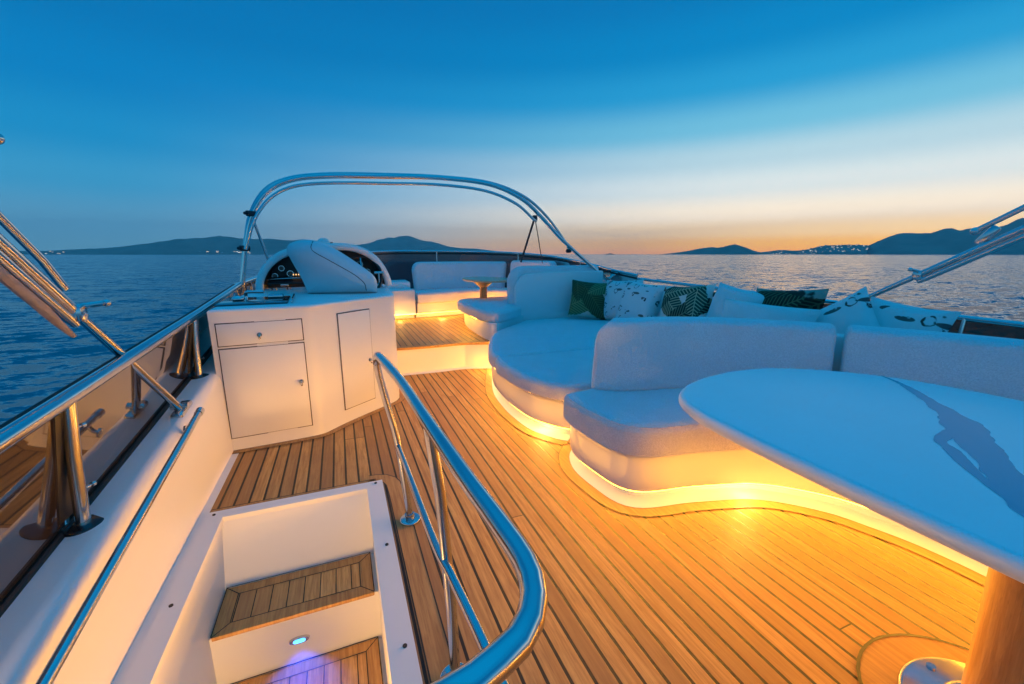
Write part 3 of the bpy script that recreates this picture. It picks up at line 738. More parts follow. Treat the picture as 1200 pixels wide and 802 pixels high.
# ------------------------------------------------------------------ helm
t = thing('helm_console', 'white arched helm cowl with dark instrument panel and steering wheel', 'console', (-.1, 4.5, CZ))
ar = [(-.655, .885), (-.645, .96), (-.60, 1.06), (-.53, 1.14), (-.43, 1.205), (-.28, 1.245), (-.067, 1.265), (.115, 1.26), (.25, 1.215), (.35, 1.13), (.42, 1.0), (.445, .90)]
arp = resample(catmull([(x, 4.25, z) for x, z in ar], 6), .03)
bm = B(); add_tube(bm, arp, .032, 14); part('rim', bm, 'gelcoat', t)
bm = B(); n = len(arp); rows = []
for j, (yy, sc) in enumerate(((4.25, 1.0), (4.45, .99), (4.75, .93), (5.0, .78), (5.15, .5))):
    rows.append([bm.verts.new((-.105 + (p.x + .105) * sc, yy, .885 + (p.z - .885) * (sc if j else 1) + (.03 if 0 < j < 3 else 0))) for p in arp])
for j in range(4):
    for k in range(n - 1): bm.faces.new((rows[j][k], rows[j][k + 1], rows[j + 1][k + 1], rows[j + 1][k]))
bm.faces.new(rows[4]); part('cowl', bm, 'gelcoat', t)
bm = B(); rows = []
for yy, sc in ((4.262, .975), (4.50, .93)):
    rows.append([bm.verts.new((-.105 + (p.x + .105) * sc, yy, .888 + (p.z - .885) * sc)) for p in arp])
for k in range(n - 1): bm.faces.new((rows[0][k], rows[0][k + 1], rows[1][k + 1], rows[1][k]))
bm.faces.new(rows[1]); add_box(bm, (-.1, 4.38, .965), (.98, .22, .012), Matrix.Rotation(R(12), 3, 'X')); dash = part('dashboard', bm, 'dark_dash', t)
for i, (x, z, r) in enumerate(((-.55, 1.0, .026), (-.49, 1.07, .026), (-.42, 1.02, .03), (-.35, 1.09, .026), (-.30, 1.0, .026), (.20, 1.10, .03), (.27, 1.03, .026), (.33, .98, .022))):
    bm = B(); add_cyl(bm, (x, 4.485, z), (x, 4.47, z), r, seg=20); add_cyl(bm, (x, 4.475, z), (x, 4.466, z), r * .8, seg=20, mi=1)
    sub('gauge', bm, ['chrome', 'black_glass'], dash)
bm = B(); add_box(bm, (-.362, 4.478, .983), (.11, .006, .10), mi=1)
for i in range(4):
    for j in range(3): add_box(bm, (-.395 + i * .022, 4.465, .955 + j * .028), (.009, .006, .012))
sub('switch_panel', bm, ['switch_glow', 'black_glass'], dash)
bm = B(); add_tube(bm, catmull([(-.60, 4.36, .975), (-.40, 4.34, .985), (-.25, 4.36, .98)], 5), .007); add_box(bm, (-.47, 4.40, .925), (.07, .02, .03), None, .005); sub('grab_bar', bm, 'chrome', dash)
bm = B()
W0 = Vector((.20, 4.20, 1.0)); wr = .175
add_tube(bm, [W0 + Vector((wr * math.cos(a), .06 * math.sin(a), wr * math.sin(a))) for a in [2 * math.pi * k / 40 for k in range(41)]], .013, 10, False)
for a in (R(90), R(210), R(330)): add_cyl(bm, W0, W0 + Vector((wr * math.cos(a), .06 * math.sin(a), wr * math.sin(a))), .008, mi=1)
add_cyl(bm, W0 + Vector((0, -.02, 0)), W0 + Vector((0, .12, 0)), .03, mi=1); part('steering_wheel', bm, ['black_rubber', 'chrome'], t)
bm = B(); add_cyl(bm, (.35, 4.18, .89), (.35, 4.18, 1.03), .009); add_cyl(bm, (.31, 4.18, 1.03), (.39, 4.18, 1.03), .012); add_cyl(bm, (.37, 4.20, .89), (.37, 4.20, .98), .009); part('throttle_lever', bm, 'chrome', t)
t = thing('compass_dome', 'small pale domed instrument standing on top of the helm cowl', 'compass', (-.115, 4.6, 1.27))
bm = B(); add_cyl(bm, (-.115, 4.6, 1.27), (-.115, 4.6, 1.30), .06); add_ball(bm, (-.115, 4.6, 1.30), .062, (1, 1, .9), 16); part('dome', bm, 'gelcoat', t)
bm = B(); add_cyl(bm, (-.06, 4.6, 1.30), (-.03, 4.6, 1.305), .012); part('knob', bm, 'black_rubber', t)

# moulded helm seat back
t = thing('pilot_chair', 'smooth white moulded helm seat back rising from the wet bar top', 'seat', (-.05, 3.7, CZ))
hu = [(-.255, .886), (-.29, 1.0), (-.335, 1.10), (-.372, 1.19), (-.382, 1.235), (-.36, 1.278), (-.30, 1.305), (-.235, 1.314), (-.17, 1.308), (-.10, 1.28), (-.02, 1.235), (.08, 1.165), (.17, 1.095), (.235, 1.04), (.268, .995), (.275, .95), (.272, .886)]
ho2 = resample([(p.x, p.y, 0) for p in catmull([(a, b, 0) for a, b in hu], 5)], .025)
ho2 = ccw([Vector((p.x, p.y)) for p in ho2])
HC = Vector((-.03, 1.06))
def hump_pt(x, z, dep):      # the shell leans and wraps: front face runs from (-.38, 3.70) to (.28, 3.53)
    u = (x + .38) / .66; yb = 3.72 - .17 * u
    return Vector((x + .10 * dep, yb + dep + .06 * (z - .885), z))
def ridge(q):                # the bulge is fullest along a line falling from the top to the lower right
    a = Vector((-.20, 1.26)); b2 = Vector((.16, .98)); d = (b2 - a); u = max(0, min(1, (Vector(q) - a).dot(d) / d.dot(d)))
    return math.exp(-((Vector(q) - a - d * u).length / .16) ** 2)
def front(q, f): return .11 - .11 * math.sqrt(max(0, 1 - f ** 2.6)) - .045 * ridge(q) * (1 - f ** 3)
bm = B(); lv = []; FS = (.12, .3, .48, .64, .77, .87, .94, .98, 1.0)
for f in FS:
    lv.append([bm.verts.new(hump_pt(*(HC + (p - HC) * f), front(HC + (p - HC) * f, f))) for p in ho2])
for d, dep in ((0., .22), (.012, .28), (.05, .31)):
    lv.append([bm.verts.new(hump_pt(q.x, max(q.y, .886), dep)) for q in inset_poly(ho2, d)])
K = len(ho2)
for i in range(len(lv) - 1):
    for k in range(K): bm.faces.new((lv[i][k], lv[i][(k + 1) % K], lv[i + 1][(k + 1) % K], lv[i + 1][k]))
bm.faces.new(lv[0]); bm.faces.new(lv[-1][::-1])
for v in bm.verts: v.co.z = max(v.co.z, .884)
part('shell', bm, 'console_shell', t, ang=180)
sm = catmull([(-.175, 1.30, 0), (-.185, 1.25, 0), (-.16, 1.215, 0), (-.07, 1.16, 0), (.05, 1.085, 0), (.13, 1.03, 0), (.185, .97, 0), (.195, .91, 0)], 6)
def rim_f(q):
    d = q - HC; best = 1.; ba = 9
    for p in ho2:
        e = p - HC; a = abs(d.angle(e)) if d.length > 1e-6 else 0
        if a < ba: ba = a; best = d.length / e.length
    return min(best, 1.)
bm = B(); add_tube(bm, [hump_pt(q.x, q.y, front((q.x, q.y), rim_f(Vector((q.x, q.y)))) - .0005) for q in sm], .0026, 6); part('seam', bm, 'gap_shadow', t)

# ------------------------------------------------------------------ port coaming
def cz(y): return .215 + .105 * y if y < 3 else .53 + .09 * (y - 3)
t = thing('coaming', 'white moulded coaming on the port side with a broad rounded top', 'coaming', (-.8, 1.0, 0))
bm = B(); rows = []
for i in range(40):
    y = DY0 + (6.0 + 1.4 - DY0 - .6) * i / 39; y = min(y, 4.4); h = max(cz(y), .05)
    pr = [(-.690, -.02), (-.692, .10), (-.697, h - .075)] + [(-.70 - .055 * (1 - math.cos(a)), h - .06 + .055 * math.sin(a)) for a in [R(90) * k / 6 for k in range(7)]] + [(-.83, h - .012), (-.93, h - .022), (-.96, h - .05), (-.97, -.1)]
    rows.append([bm.verts.new((x, y + i * 1e-5, z)) for x, z in pr])
for a, b in zip(rows, rows[1:]):
    for k in range(len(a) - 1): bm.faces.new((a[k], b[k], b[k + 1], a[k + 1]))
part('body', bm, 'gelcoat', t, ang=60)

def rail_z(y): return .675 + .060 * y
# windscreen, port side
t = thing('port_windscreen', 'smoked dark windscreen panels with chrome top rail on the port side', 'windscreen', (-.9, 2.0, .4), group=None)
def rx(y): return -.79 - .018 * max(0, y - 3)
ys = [DY0, -1.3, .1, 1.60, 2.87, 4.1]
for a, b in zip(ys, ys[1:]):
    bm = B()
    p = [Vector((rx(a) - .055, a + .012, max(cz(a), .05) - .01)), Vector((rx(b) - .055, b - .012, cz(b) - .01)), Vector((rx(b) - .005, b - .012, rail_z(b) - .01)), Vector((rx(a) - .005, a + .012, rail_z(a) - .01))]
    f = [bm.verts.new(q) for q in p]; g = [bm.verts.new(q + Vector((-.008, 0, 0))) for q in p]
    bm.faces.new(f); bm.faces.new(g[::-1])
    for k in range(4): bm.faces.new((f[k], f[(k + 1) % 4], g[(k + 1) % 4], g[k]))
    part('panel', bm, 'smoked_glass', t, smooth=False)
bm = B(); yy = [DY0 + k * .2 for k in range(int((4.2 - DY0) / .2) + 1)]
add_tube(bm, [(rx(y), y, rail_z(y)) for y in yy] + catmull([(rx(4.2), 4.2, rail_z(4.2)), (-.81, 4.6, .945), (-.76, 5.1, .965)], 4)[1:], .024, 16); part('top_rail', bm, 'chrome', t)
bm = B(); add_tube(bm, [(rx(y) - .026, y, rail_z(y) + .008) for y in yy], .012, 8); add_tube(bm, [(rx(y) - .046, y, max(cz(y), .05) - .012) for y in yy if y > -1], .011, 8); part('rubber_seal', bm, 'black_rubber', t)
for y in (-1.3, .1, 1.585, 2.86):
    bm = B(); x0 = -.80; h = cz(y)
    add_tube(bm, [(x0, y, h - .015), (x0 + .004, y + .015, h + .5 * (rail_z(y) - h)), (rx(y) + .004, y + .03, rail_z(y + .03) - .004)], .0185, 18)
    o = part('stanchion', bm, 'chrome', t)
    bm = B(); add_slab(bm, circ(x0, y, .052, 28), h - .022, h - .004, .006, 0, 3); sub('base_flange', bm, 'black_glass', o)
    for f in (.25, .75):
        bm = B(); z = h + f * (rail_z(y) - h); xx = x0; yb = y + .03 * f; add_cyl(bm, (xx, yb, z), (xx + .016, yb + .045, z), .004, seg=10); add_cyl(bm, (xx + .015, yb + .043, z), (xx + .019, yb + .052, z), .008, seg=10); sub('bolt', bm, 'chrome', o)
    bm = B(); zb, zt = h + .015, rail_z(y) - .03
    q = [bm.verts.new(p) for p in ((rx(y) - .049, y - .03, zb), (rx(y) - .049, y + .045, zb), (rx(y) - .002, y + .045, zt), (rx(y) - .002, y - .03, zt))]; q2 = [bm.verts.new(v.co + Vector((-.012, 0, 0))) for v in q]
    bm.faces.new(q); bm.faces.new(q2[::-1])
    for k in range(4): bm.faces.new((q[k], q[(k + 1) % 4], q2[(k + 1) % 4], q2[k]))
    part('reflection_strip', bm, 'black_rubber', t, smooth=False)  # black strip painted in for the stanchion's dark reflection in the pane
# bow windscreen
t = thing('bow_windscreen', 'dark tinted curved windscreen across the bow with thin chrome dividers', 'windscreen', (1.3, 7.2, .6))
wp = [(-.83, 4.2, .93), (-.80, 4.8, .95), (-.68, 5.4, 1.0), (-.40, 6.05, 1.10), (.15, 6.72, 1.20), (.75, 7.08, 1.235), (1.30, 7.18, 1.24), (1.95, 7.05, 1.235), (2.55, 6.65, 1.22), (3.0, 6.0, 1.17), (3.28, 5.35, 1.08), (3.42, 4.8, .985), (3.46, 4.3, .93)]
wc = resample(catmull(wp, 6), .12)
def wall_strip(path, zb, off=0.):
    bm = B(); va = [bm.verts.new((p.x, p.y, zb)) for p in path]; vb = [bm.verts.new((p.x, p.y, p.z)) for p in path]
    for i in range(len(path) - 1): bm.faces.new((va[i], va[i + 1], vb[i + 1], vb[i]))
    return bm
bm = wall_strip(wc, .60); part('pane', bm, 'smoked_glass_navy', t)
bm = B(); add_tube(bm, [p + Vector((0, 0, .008)) for p in wc], .016, 10); part('top_rail', bm, 'chrome', t)
bm = B(); add_tube(bm, [p + Vector((0, 0, -.03)) for p in wc], .012, 8); part('rubber_seal', bm, 'black_rubber', t)
for i in (4, 7, 10, 13, 24, 36, 48, 58):
    i = min(i, len(wc) - 2); p = wc[i]; bm = B(); d = Vector((1.25 - p.x, 4.5 - p.y, 0)).normalized() * .025
    add_tube(bm, [(p.x + d.x, p.y + d.y, .60), (p.x + d.x, p.y + d.y, p.z)], .011, 8); part('divider', bm, 'chrome', t)
t = thing('bow_coaming', 'dark navy padded wall carrying the bow windscreen', 'coaming', (1.3, 7.2, 0))
simple('dark_wall', (.03, .035, .05), .5)
bm = wall_strip([Vector((p.x, p.y, .61)) for p in wc], -.05); part('wall', bm, 'dark_wall', t)
bm = B(); pw = [Vector((p.x, p.y)) for p in wc]; add_ribbon(bm, pw, -.22, .03, .615); part('top_ledge', bm, 'gelcoat', t)

# starboard side
t = thing('starboard_coaming', 'low white coaming running along the starboard side behind the pillows', 'coaming', (3.4, 2.0, 0))
bm = B(); add_box(bm, (3.44, .85, .35), (.26, 6.9, .76), None, .04, 3); part('body', bm, 'gelcoat', t)
t = thing('starboard_windscreen', 'clear brown tinted windscreen panels with dark rail on the starboard side', 'windscreen', (3.4, 2.0, .7))
def sx(y): return 3.40 + .02 * max(0, y - 1)
def sz(y): return .825 + .022 * (y - 1.0)
for a, b in ((DY0, -.8), (-.8, 1.25), (1.25, 2.9), (2.9, 4.3)):
    bm = B(); add_box(bm, (sx((a + b) / 2), (a + b) / 2, .765), (.008, b - a - .01, .13)); part('panel', bm, 'smoked_glass_clear', t)
bm = B(); add_tube(bm, [(sx(y), y, sz(y)) for y in [DY0 + .3 * k for k in range(24)]], .017, 12); part('top_rail', bm, 'chrome', t)
for y in (-.8, 1.25, 2.9):
    bm = B(); add_tube(bm, [(sx(y) - .02, y, .71), (sx(y) - .005, y, sz(y))], .012, 10); part('stanchion', bm, 'chrome', t)

# ------------------------------------------------------------------ coaming grab rail
t = thing('grab_rail', 'long chrome grab rail fixed along the inner face of the port coaming', 'rail', (-.66, 1.2, .3))
def gz(y): return .14 + .148 * y
bm = B(); pts = [(-.655, y, gz(y)) for y in [-1.2 + .15 * k for k in range(24)]]; add_tube(bm, pts, .0145, 16); add_cyl(bm, pts[-1], (pts[-1][0], pts[-1][1] + .035, pts[-1][2] + .005), .0175); part('tube', bm, 'chrome', t)
for y in (2.19, .6, -.9):
    bm = B(); add_tube(bm, catmull([(-.655, y, gz(y)), (-.66, y, gz(y) - .02), (-.675, y, gz(y) - .035), (-.694, y, gz(y) - .04)], 4), .008, 10); add_cyl(bm, (-.690, y, gz(y) - .04), (-.698, y, gz(y) - .04), .02); part('bracket', bm, 'chrome', t)

# ------------------------------------------------------------------ stairwell
t = thing('stairwell', 'white moulded stairwell with teak treads leading below deck', 'stairs', (-.27, 1.6, -.5))
X0, X1, YF = -.590, .055, 2.105
bm = B()
def quad(bm, *p, mi=0): bm.faces.new([bm.verts.new(q) for q in p]).material_index = mi
YB = -.6
steps = [(-.30, 2.0, 1.735), (-.55, 1.735, 1.47), (-.80, 1.47, 1.205), (-1.05, 1.205, .94), (-1.30, .94, .675), (-1.55, .675, .41)]
quad(bm, (X0, YF, -.001), (X1, YF, -.001), (X1, 2.0, -.30), (X0, 2.0, -.30))
for i, (z, ya, yb) in enumerate(steps):
    quad(bm, (X0, ya, z), (X1, ya, z), (X1, yb, z), (X0, yb, z))
    nz = steps[i + 1][0] if i + 1 < len(steps) else -1.9
    quad(bm, (X0, yb, z), (X1, yb, z), (X1, yb, nz), (X0, yb, nz))
quad(bm, (X0, .41, -1.8), (X1, .41, -1.8), (X1, YB, -1.8), (X0, YB, -1.8))
for x in (X0, X1): quad(bm, (x, YF, -.001), (x, YB, -.001), (x, YB, -1.9), (x, 1.6, -1.9), (x, YF, -.6))
quad(bm, (X0, YB, 0), (X1, YB, 0), (X1, YB, -1.9), (X0, YB, -1.9))
part('lining', bm, 'gelcoat', t, smooth=False)
# frame: flat white flange round the opening
bm = B()
for a, b in (((-.655, YF - .004), (.130, 2.165)), ((X1 - .006, .2), (.130, YF - .004)), ((-.655, .2), (X0 + .006, YF - .004))):
    c = ((a[0] + b[0]) / 2, (a[1] + b[1]) / 2, -.006); add_box(bm, c, (abs(b[0] - a[0]), abs(b[1] - a[1]), .034 if a[0] > -.6 or b[0] > 0 else .0345))
fr = part('frame', bm, 'gelcoat', t, smooth=False)
for x, y in ((-.625, 2.135), (.095, 2.14), (.098, 1.62), (.10, 1.12), (-.625, 1.58), (-.625, 1.05)):
    bm = B(); add_cyl(bm, (x, y, .008), (x, y, .0145), .007, seg=10); sub('screw', bm, 'black_rubber', fr)
for i, (z, ya, yb) in enumerate(steps[:4]):
    bm = B(); x0, x1 = X0 + .012, X1 - .018; y0, y1 = yb - .018, ya - .012; m = .055
    add_box(bm, ((x0 + x1) / 2, (y0 + y1) / 2, z + .009), (x1 - x0, y1 - y0, .018), None, .004)
    zt = z + .0195
    quad(bm, (x0, y0, zt), (x1, y0, zt), (x1 - m, y0 + m, zt), (x0 + m, y0 + m, zt)); quad(bm, (x1, y1, zt), (x0, y1, zt), (x0 + m, y1 - m, zt), (x1 - m, y1 - m, zt))
    quad(bm, (x0, y1, zt), (x0, y0, zt), (x0 + m, y0 + m, zt), (x0 + m, y1 - m, zt)); quad(bm, (x1, y0, zt), (x1, y1, zt), (x1 - m, y1 - m, zt), (x1 - m, y0 + m, zt))
    quad(bm, (x0 + m, y0 + m, zt), (x1 - m, y0 + m, zt), (x1 - m, y1 - m, zt), (x0 + m, y1 - m, zt), mi=1)
    o = part('tread', bm, ['teak_plain', 'teak_treads'], t, smooth=False)
    bm = B(); zz = zt + .0012; s = .004
    def line(a, b):
        a = Vector((*a, zz)); b = Vector((*b, zz)); d = (b - a).normalized(); nn = Vector((-d.y, d.x, 0)) * s / 2
        bm.faces.new([bm.verts.new(q) for q in (a - nn, b - nn, b + nn, a + nn)])
    q = [(x0 + m, y0 + m), (x1 - m, y0 + m), (x1 - m, y1 - m), (x0 + m, y1 - m)]; w = [(x0, y0), (x1, y0), (x1, y1), (x0, y1)]
    for k in range(4): line(q[k], q[(k + 1) % 4]); zz += .0003; line(w[k], q[k]); zz += .0003
    for k in (1, 2, 3): line(w[k], w[(k + 1) % 4]); zz += .0002
    sub('caulking', bm, 'black_rubber', o, smooth=False)
bm = B(); lx, ly, lz = -.279, 1.735, -.423
st = [(lx + .042 * math.cos(a) * (1.0), lz + .017 * math.sin(a)) for a in [2 * math.pi * k / 24 for k in range(24)]]
f0 = [bm.verts.new((x, ly + .002, z)) for x, z in st]; f1 = [bm.verts.new((lx + (x - lx) * .9, ly - .010, lz + (z - lz) * .85)) for x, z in st]
for k in range(24): bm.faces.new((f0[k], f0[(k + 1) % 24], f1[(k + 1) % 24], f1[k]))
bm.faces.new(f1); cl = part('courtesy_light', bm, 'chrome', t)
bm = B(); add_slab(bm, [(lx + .024 * abs(math.cos(a)) ** .6 * (1 if math.cos(a) > 0 else -1), .008 * math.sin(a)) for a in [2 * math.pi * k / 24 for k in range(24)]], 0, .004, .001, 0, 2); bm.transform(Matrix.Translation((0, ly - .0095, lz)) @ Matrix.Rotation(R(90), 4, 'X')); sub('lens', bm, 'led_blue', cl)
l = bpy.data.lights.new('courtesy_glow', 'SPOT'); l.energy = 22.0; l.color = (0., .06, 1.0); l.shadow_soft_size = .012; l.spot_size = R(120); l.spot_blend = .9
o = bpy.data.objects.new('courtesy_glow', l); COL.objects.link(o); o.location = (lx, ly - .03, lz - .012); o.rotation_euler = (R(-32), 0, 0); o.parent = t; o.matrix_parent_inverse = Matrix.Translation(-Vector(t.location))
bm = B(); add_slab(bm, circ(-.27, .55, .05, 20), -.72, -.70, 0, .008, 3)
# warm lamp on the side of the stairwell lining, out of the picture
bm2 = B(); add_box(bm2, (X0 + .012, .92, -.30), (.022, .12, .06), None, .006); part('stair_lamp', bm2, 'lamp_warm', t); bm.free()
l = bpy.data.lights.new('stair_lamp_glow', 'AREA'); l.energy = 20.0; l.color = (1.0, .52, .15); l.shape = 'RECTANGLE'; l.size = .12; l.size_y = .06
o = bpy.data.objects.new('stair_lamp_glow', l); COL.objects.link(o); o.location = (X0 + .03, .92, -.30); o.rotation_euler = Vector((.75, .66, .08)).to_track_quat('-Z', 'Y').to_euler(); o.parent = t; o.matrix_parent_inverse = Matrix.Translation(-Vector(t.location))

# ------------------------------------------------------------------ stair hand rail
t = thing('stair_handrail', 'curved polished chrome handrail guarding the stairwell', 'handrail', (.2, 1.4, 0))
bm = B()
top = catmull([(.216, 1.76, .02), (.185, 1.765, .36), (.150, 1.77, .56), (.124, 1.775, .70), (.116, 1.765, .765), (.120, 1.71, .800), (.132, 1.60, .803), (.158, 1.33, .80), (.172, .98, .80), (.186, .68, .80), (.196, .53, .80), (.199, .44, .80), (.186, .385, .80), (.156, .345, .80), (.118, .325, .80), (.07, .31, .80), (-.03, .30, .80), (-.2, .30, .80), (-.45, .30, .80)], 8)
top = resample(top, .03)
bm2 = B()
i0 = min(range(len(top)), key=lambda i: (top[i] - Vector((.118, 1.74, .785))).length)
add_tube(bm, top[i0 - 1:], .0168, 20); part('top_rail', bm, 'chrome', t)
add_tube(bm2, top[:i0], .0150, 16); post = part('post', bm2, 'chrome', t)
bm = B(); add_slab(bm, circ(.216, 1.76, .047, 28), .005, .017, .006, 0, 3); add_cyl(bm, (.216, 1.76, .015), (.213, 1.76, .04), .021); sub('flange', bm, 'chrome', post)
bm = B(); add_tube(bm, [(.22, .963, .005), (.215, .963, .25), (.196, .962, .60), (.174, .96, .79)], .0150, 16); post = part('post', bm, 'chrome', t)
bm = B(); add_slab(bm, circ(.22, .963, .047, 28), .005, .017, .006, 0, 3); sub('flange', bm, 'chrome', post)
bm = B(); add_tube(bm, catmull([(.182, 1.765, .375), (.186, 1.5, .385), (.192, 1.05, .40), (.205, .90, .402), (.222, .66, .402), (.225, .45, .402), (.15, .33, .402), (.0, .30, .402)], 6), .0125, 14); part('mid_rail', bm, 'chrome', t)

# ------------------------------------------------------------------ bimini frames
t = thing('bimini_arch', 'chrome bimini arch of folded tubes standing over the helm', 'arch', (1.3, 4.5, .8))
def arch_pts(o):
    L = [(-.84, 4.40, .80), (-.80, 4.38, .95), (-.745, 4.38, 1.25), (-.665, 4.38, 1.53), (-.53, 4.40, 1.735), (-.33, 4.42, 1.85), (-.02, 4.44, 1.905), (.50, 4.50, 1.945), (1.06, 4.55, 1.975), (1.62, 4.62, 1.955), (2.02, 4.66, 1.83), (2.30, 4.70, 1.64), (2.60, 4.74, 1.39), (3.05, 4.80, 1.08), (3.40, 4.86, .86)]
    return [Vector(p) + o for p in L]
bows = [catmull(arch_pts(Vector((0, 0, 0))), 6)]
inner = [(-.73, 4.30, 1.24), (-.635, 4.30, 1.49), (-.50, 4.32, 1.675), (-.31, 4.34, 1.785), (-.01, 4.36, 1.835), (.50, 4.42, 1.87), (1.05, 4.47, 1.895), (1.55, 4.53, 1.87), (1.92, 4.56, 1.755), (2.17, 4.62, 1.595), (2.22, 4.66, 1.60)]
outerb = [(-.775, 4.50, 1.22), (-.70, 4.50, 1.53), (-.56, 4.52, 1.765), (-.35, 4.54, 1.885), (-.02, 4.56, 1.945), (.50, 4.62, 1.985), (1.08, 4.67, 2.01), (1.66, 4.74, 1.995), (2.10, 4.78, 1.875), (2.42, 4.82, 1.67), (2.72, 4.88, 1.38), (2.80, 4.90, 1.27), (2.76, 4.86, 1.23)]
for b, r in ((bows[0], .022), (catmull(inner, 6), .0155), (catmull(outerb, 6), .0165)):
    bm = B(); add_tube(bm, b, r, 14); part('bow_tube', bm, 'chrome', t)
bm = B(); add_tube(bm, [(-.665, 4.35, 1.55), (-.60, 4.9, .95)], .012, 10); part('strut', bm, 'chrome', t)
bm = B(); add_tube(bm, [(2.20, 4.68, 1.60), (2.28, 5.25, 1.10)], .013, 10); add_box(bm, (2.2, 4.66, 1.62), (.05, .05, .06), None, .01); part('strut', bm, 'dark_strap', t)
bm = B(); add_tube(bm, [(2.22, 4.68, 1.58), (2.60, 5.25, 1.08)], .006, 6); part('strap', bm, 'dark_strap', t)
for p in ((-.745, 4.36, 1.25), (-.665, 4.36, 1.545), (2.75, 4.8, 1.24)):
    bm = B(); add_cyl(bm, Vector(p) + Vector((-.03, -.02, 0)), Vector(p) + Vector((.03, .02, 0)), .024); add_ball(bm, Vector(p) + Vector((-.04, -.03, 0)), .014); part('clamp', bm, 'dark_strap', t)

def aft_bimini(name, label, side, base, tip, k0, zoff):
    t = thing(name, label, 'bimini frame', base)
    b = Vector(base); e = Vector(tip); d = (e - b).normalized(); up = Vector((0, 0, 1)); nrm = (up - d * up.dot(d)).normalized(); L = (e - b).length
    P = lambda s, o=0., x=0.: b + d * s + nrm * o + Vector((x, 0, 0))
    bm = B(); add_tube(bm, [P(0), P(k0 + .1)], .0165, 14); part('lower_tube', bm, 'chrome', t)
    bm = B(); add_tube(bm, [P(k0), P(L)], .0185, 14); part('main_tube', bm, 'chrome', t)
    bm = B(); add_tube(bm, [P(k0 - .02, -.036), P(k0 + .03, -.036), P(L, -.040)], [.012, .017, .018], 12); part('bow_tube', bm, 'chrome', t)
    # folded canvas bound below the tubes on the port side
    bm = B(); n = 26; ring = []
    nc = n if side > 0 else 0
    for i in range(nc):
        s = k0 - .035 + (L - k0 + .035) * i / (n - 1); a = (.008 + .009 * min(1, i / 3)) * (.72 if side > 0 else .7); q = []
        for k in range(10):
            w = 2 * math.pi * k / 10; rr = a * (1 + .25 * mn.noise(Vector((s * 9, k * .9, 3.1))))
            q.append(bm.verts.new(P(s, -.072 + rr * 1.3 * math.sin(w), rr * 1.2 * math.cos(w))))
        ring.append(q)
    for i in range(nc - 1):
        for k in range(10): bm.faces.new((ring[i][k], ring[i][(k + 1) % 10], ring[i + 1][(k + 1) % 10], ring[i + 1][k]))
    if nc: bm.faces.new(ring[0]); bm.faces.new(ring[-1][::-1]); part('folded_canvas', bm, 'canvas', t)
    else: bm.free()
    bm = B(); add_box(bm, P(k0, .0), (.05, .05, .06), None, .012); add_cyl(bm, P(k0 + .01, .02, .0), P(k0 + .01, .035, .07 * side), .010); add_ball(bm, P(k0 + .01, .035, .075 * side), .013); part('clamp', bm, 'chrome', t)
    bm = B(); bs = Vector(base); add_box(bm, bs + Vector((0, .02, -.012)), (.05, .17, .03), Matrix.Rotation(R(6), 3, 'X'), .012, 3); add_cyl(bm, bs + Vector((-.035, .0, .012)), bs + Vector((.035, 0, .012)), .016); part('foot_socket', bm, 'chrome', t)
    return t, P, L
t, P, L = aft_bimini('aft_bimini_frame', 'bundled chrome bimini tubes and folded canvas slanting up from the port coaming', 1, (-.755, 2.36, cz(2.36) + .012), (-.99, 1.16, 1.82), .71, 0)
bm = B(); add_tube(bm, [P(.79, .040), P(.9, .058), P(1.9, .085)], .0125, 12); part('upper_tube', bm, 'chrome', t)
bm = B(); add_tube(bm, [P(1.20, .245), P(1.28, .25), P(1.6, .28)], .0135, 12); add_ball(bm, P(1.195, .245), .017); part('hinge_tube', bm, 'chrome', t)
t, P, L = aft_bimini('aft_bimini_frame', 'pair of thick bimini tubes slanting up behind the right end of the pillows', -1, (3.3, 1.98, .735), (3.3, .40, 1.765), .62, 0)
bm = B(); add_box(bm, P(.965, .045), (.03, .04, .11), Matrix.Rotation(R(35), 3, 'X'), .008); add_ball(bm, P(.935, .095), .022); part('hinge_link', bm, 'chrome', t)
bm = B(); add_tube(bm, [P(.935, .095), P(1.2, .10), P(1.9, .12)], .0155, 12); part('upper_tube', bm, 'chrome', t)

# ------------------------------------------------------------------ air
bm = B(); add_box(bm, (1350, 5950, 348), (16500, 13100, 708))
hz = link('haze', bm, 'gelcoat', smooth=False); hz.data.materials.clear()
hm = bpy.data.materials.new('haze_air'); hm.use_nodes = True; hm.node_tree.nodes.clear()
ho_ = hm.node_tree.nodes.new('ShaderNodeOutputMaterial'); pv = hm.node_tree.nodes.new('ShaderNodeVolumePrincipled')
pv.inputs['Color'].default_value = (.66, .90, 1.0, 1); pv.inputs['Density'].default_value = 7.8e-5; pv.inputs['Anisotropy'].default_value = 0.0
hm.node_tree.links.new(pv.outputs[0], ho_.inputs['Volume']); hz.data.materials.append(hm); hz['kind'] = 'stuff'
hz.display_type = 'WIRE'

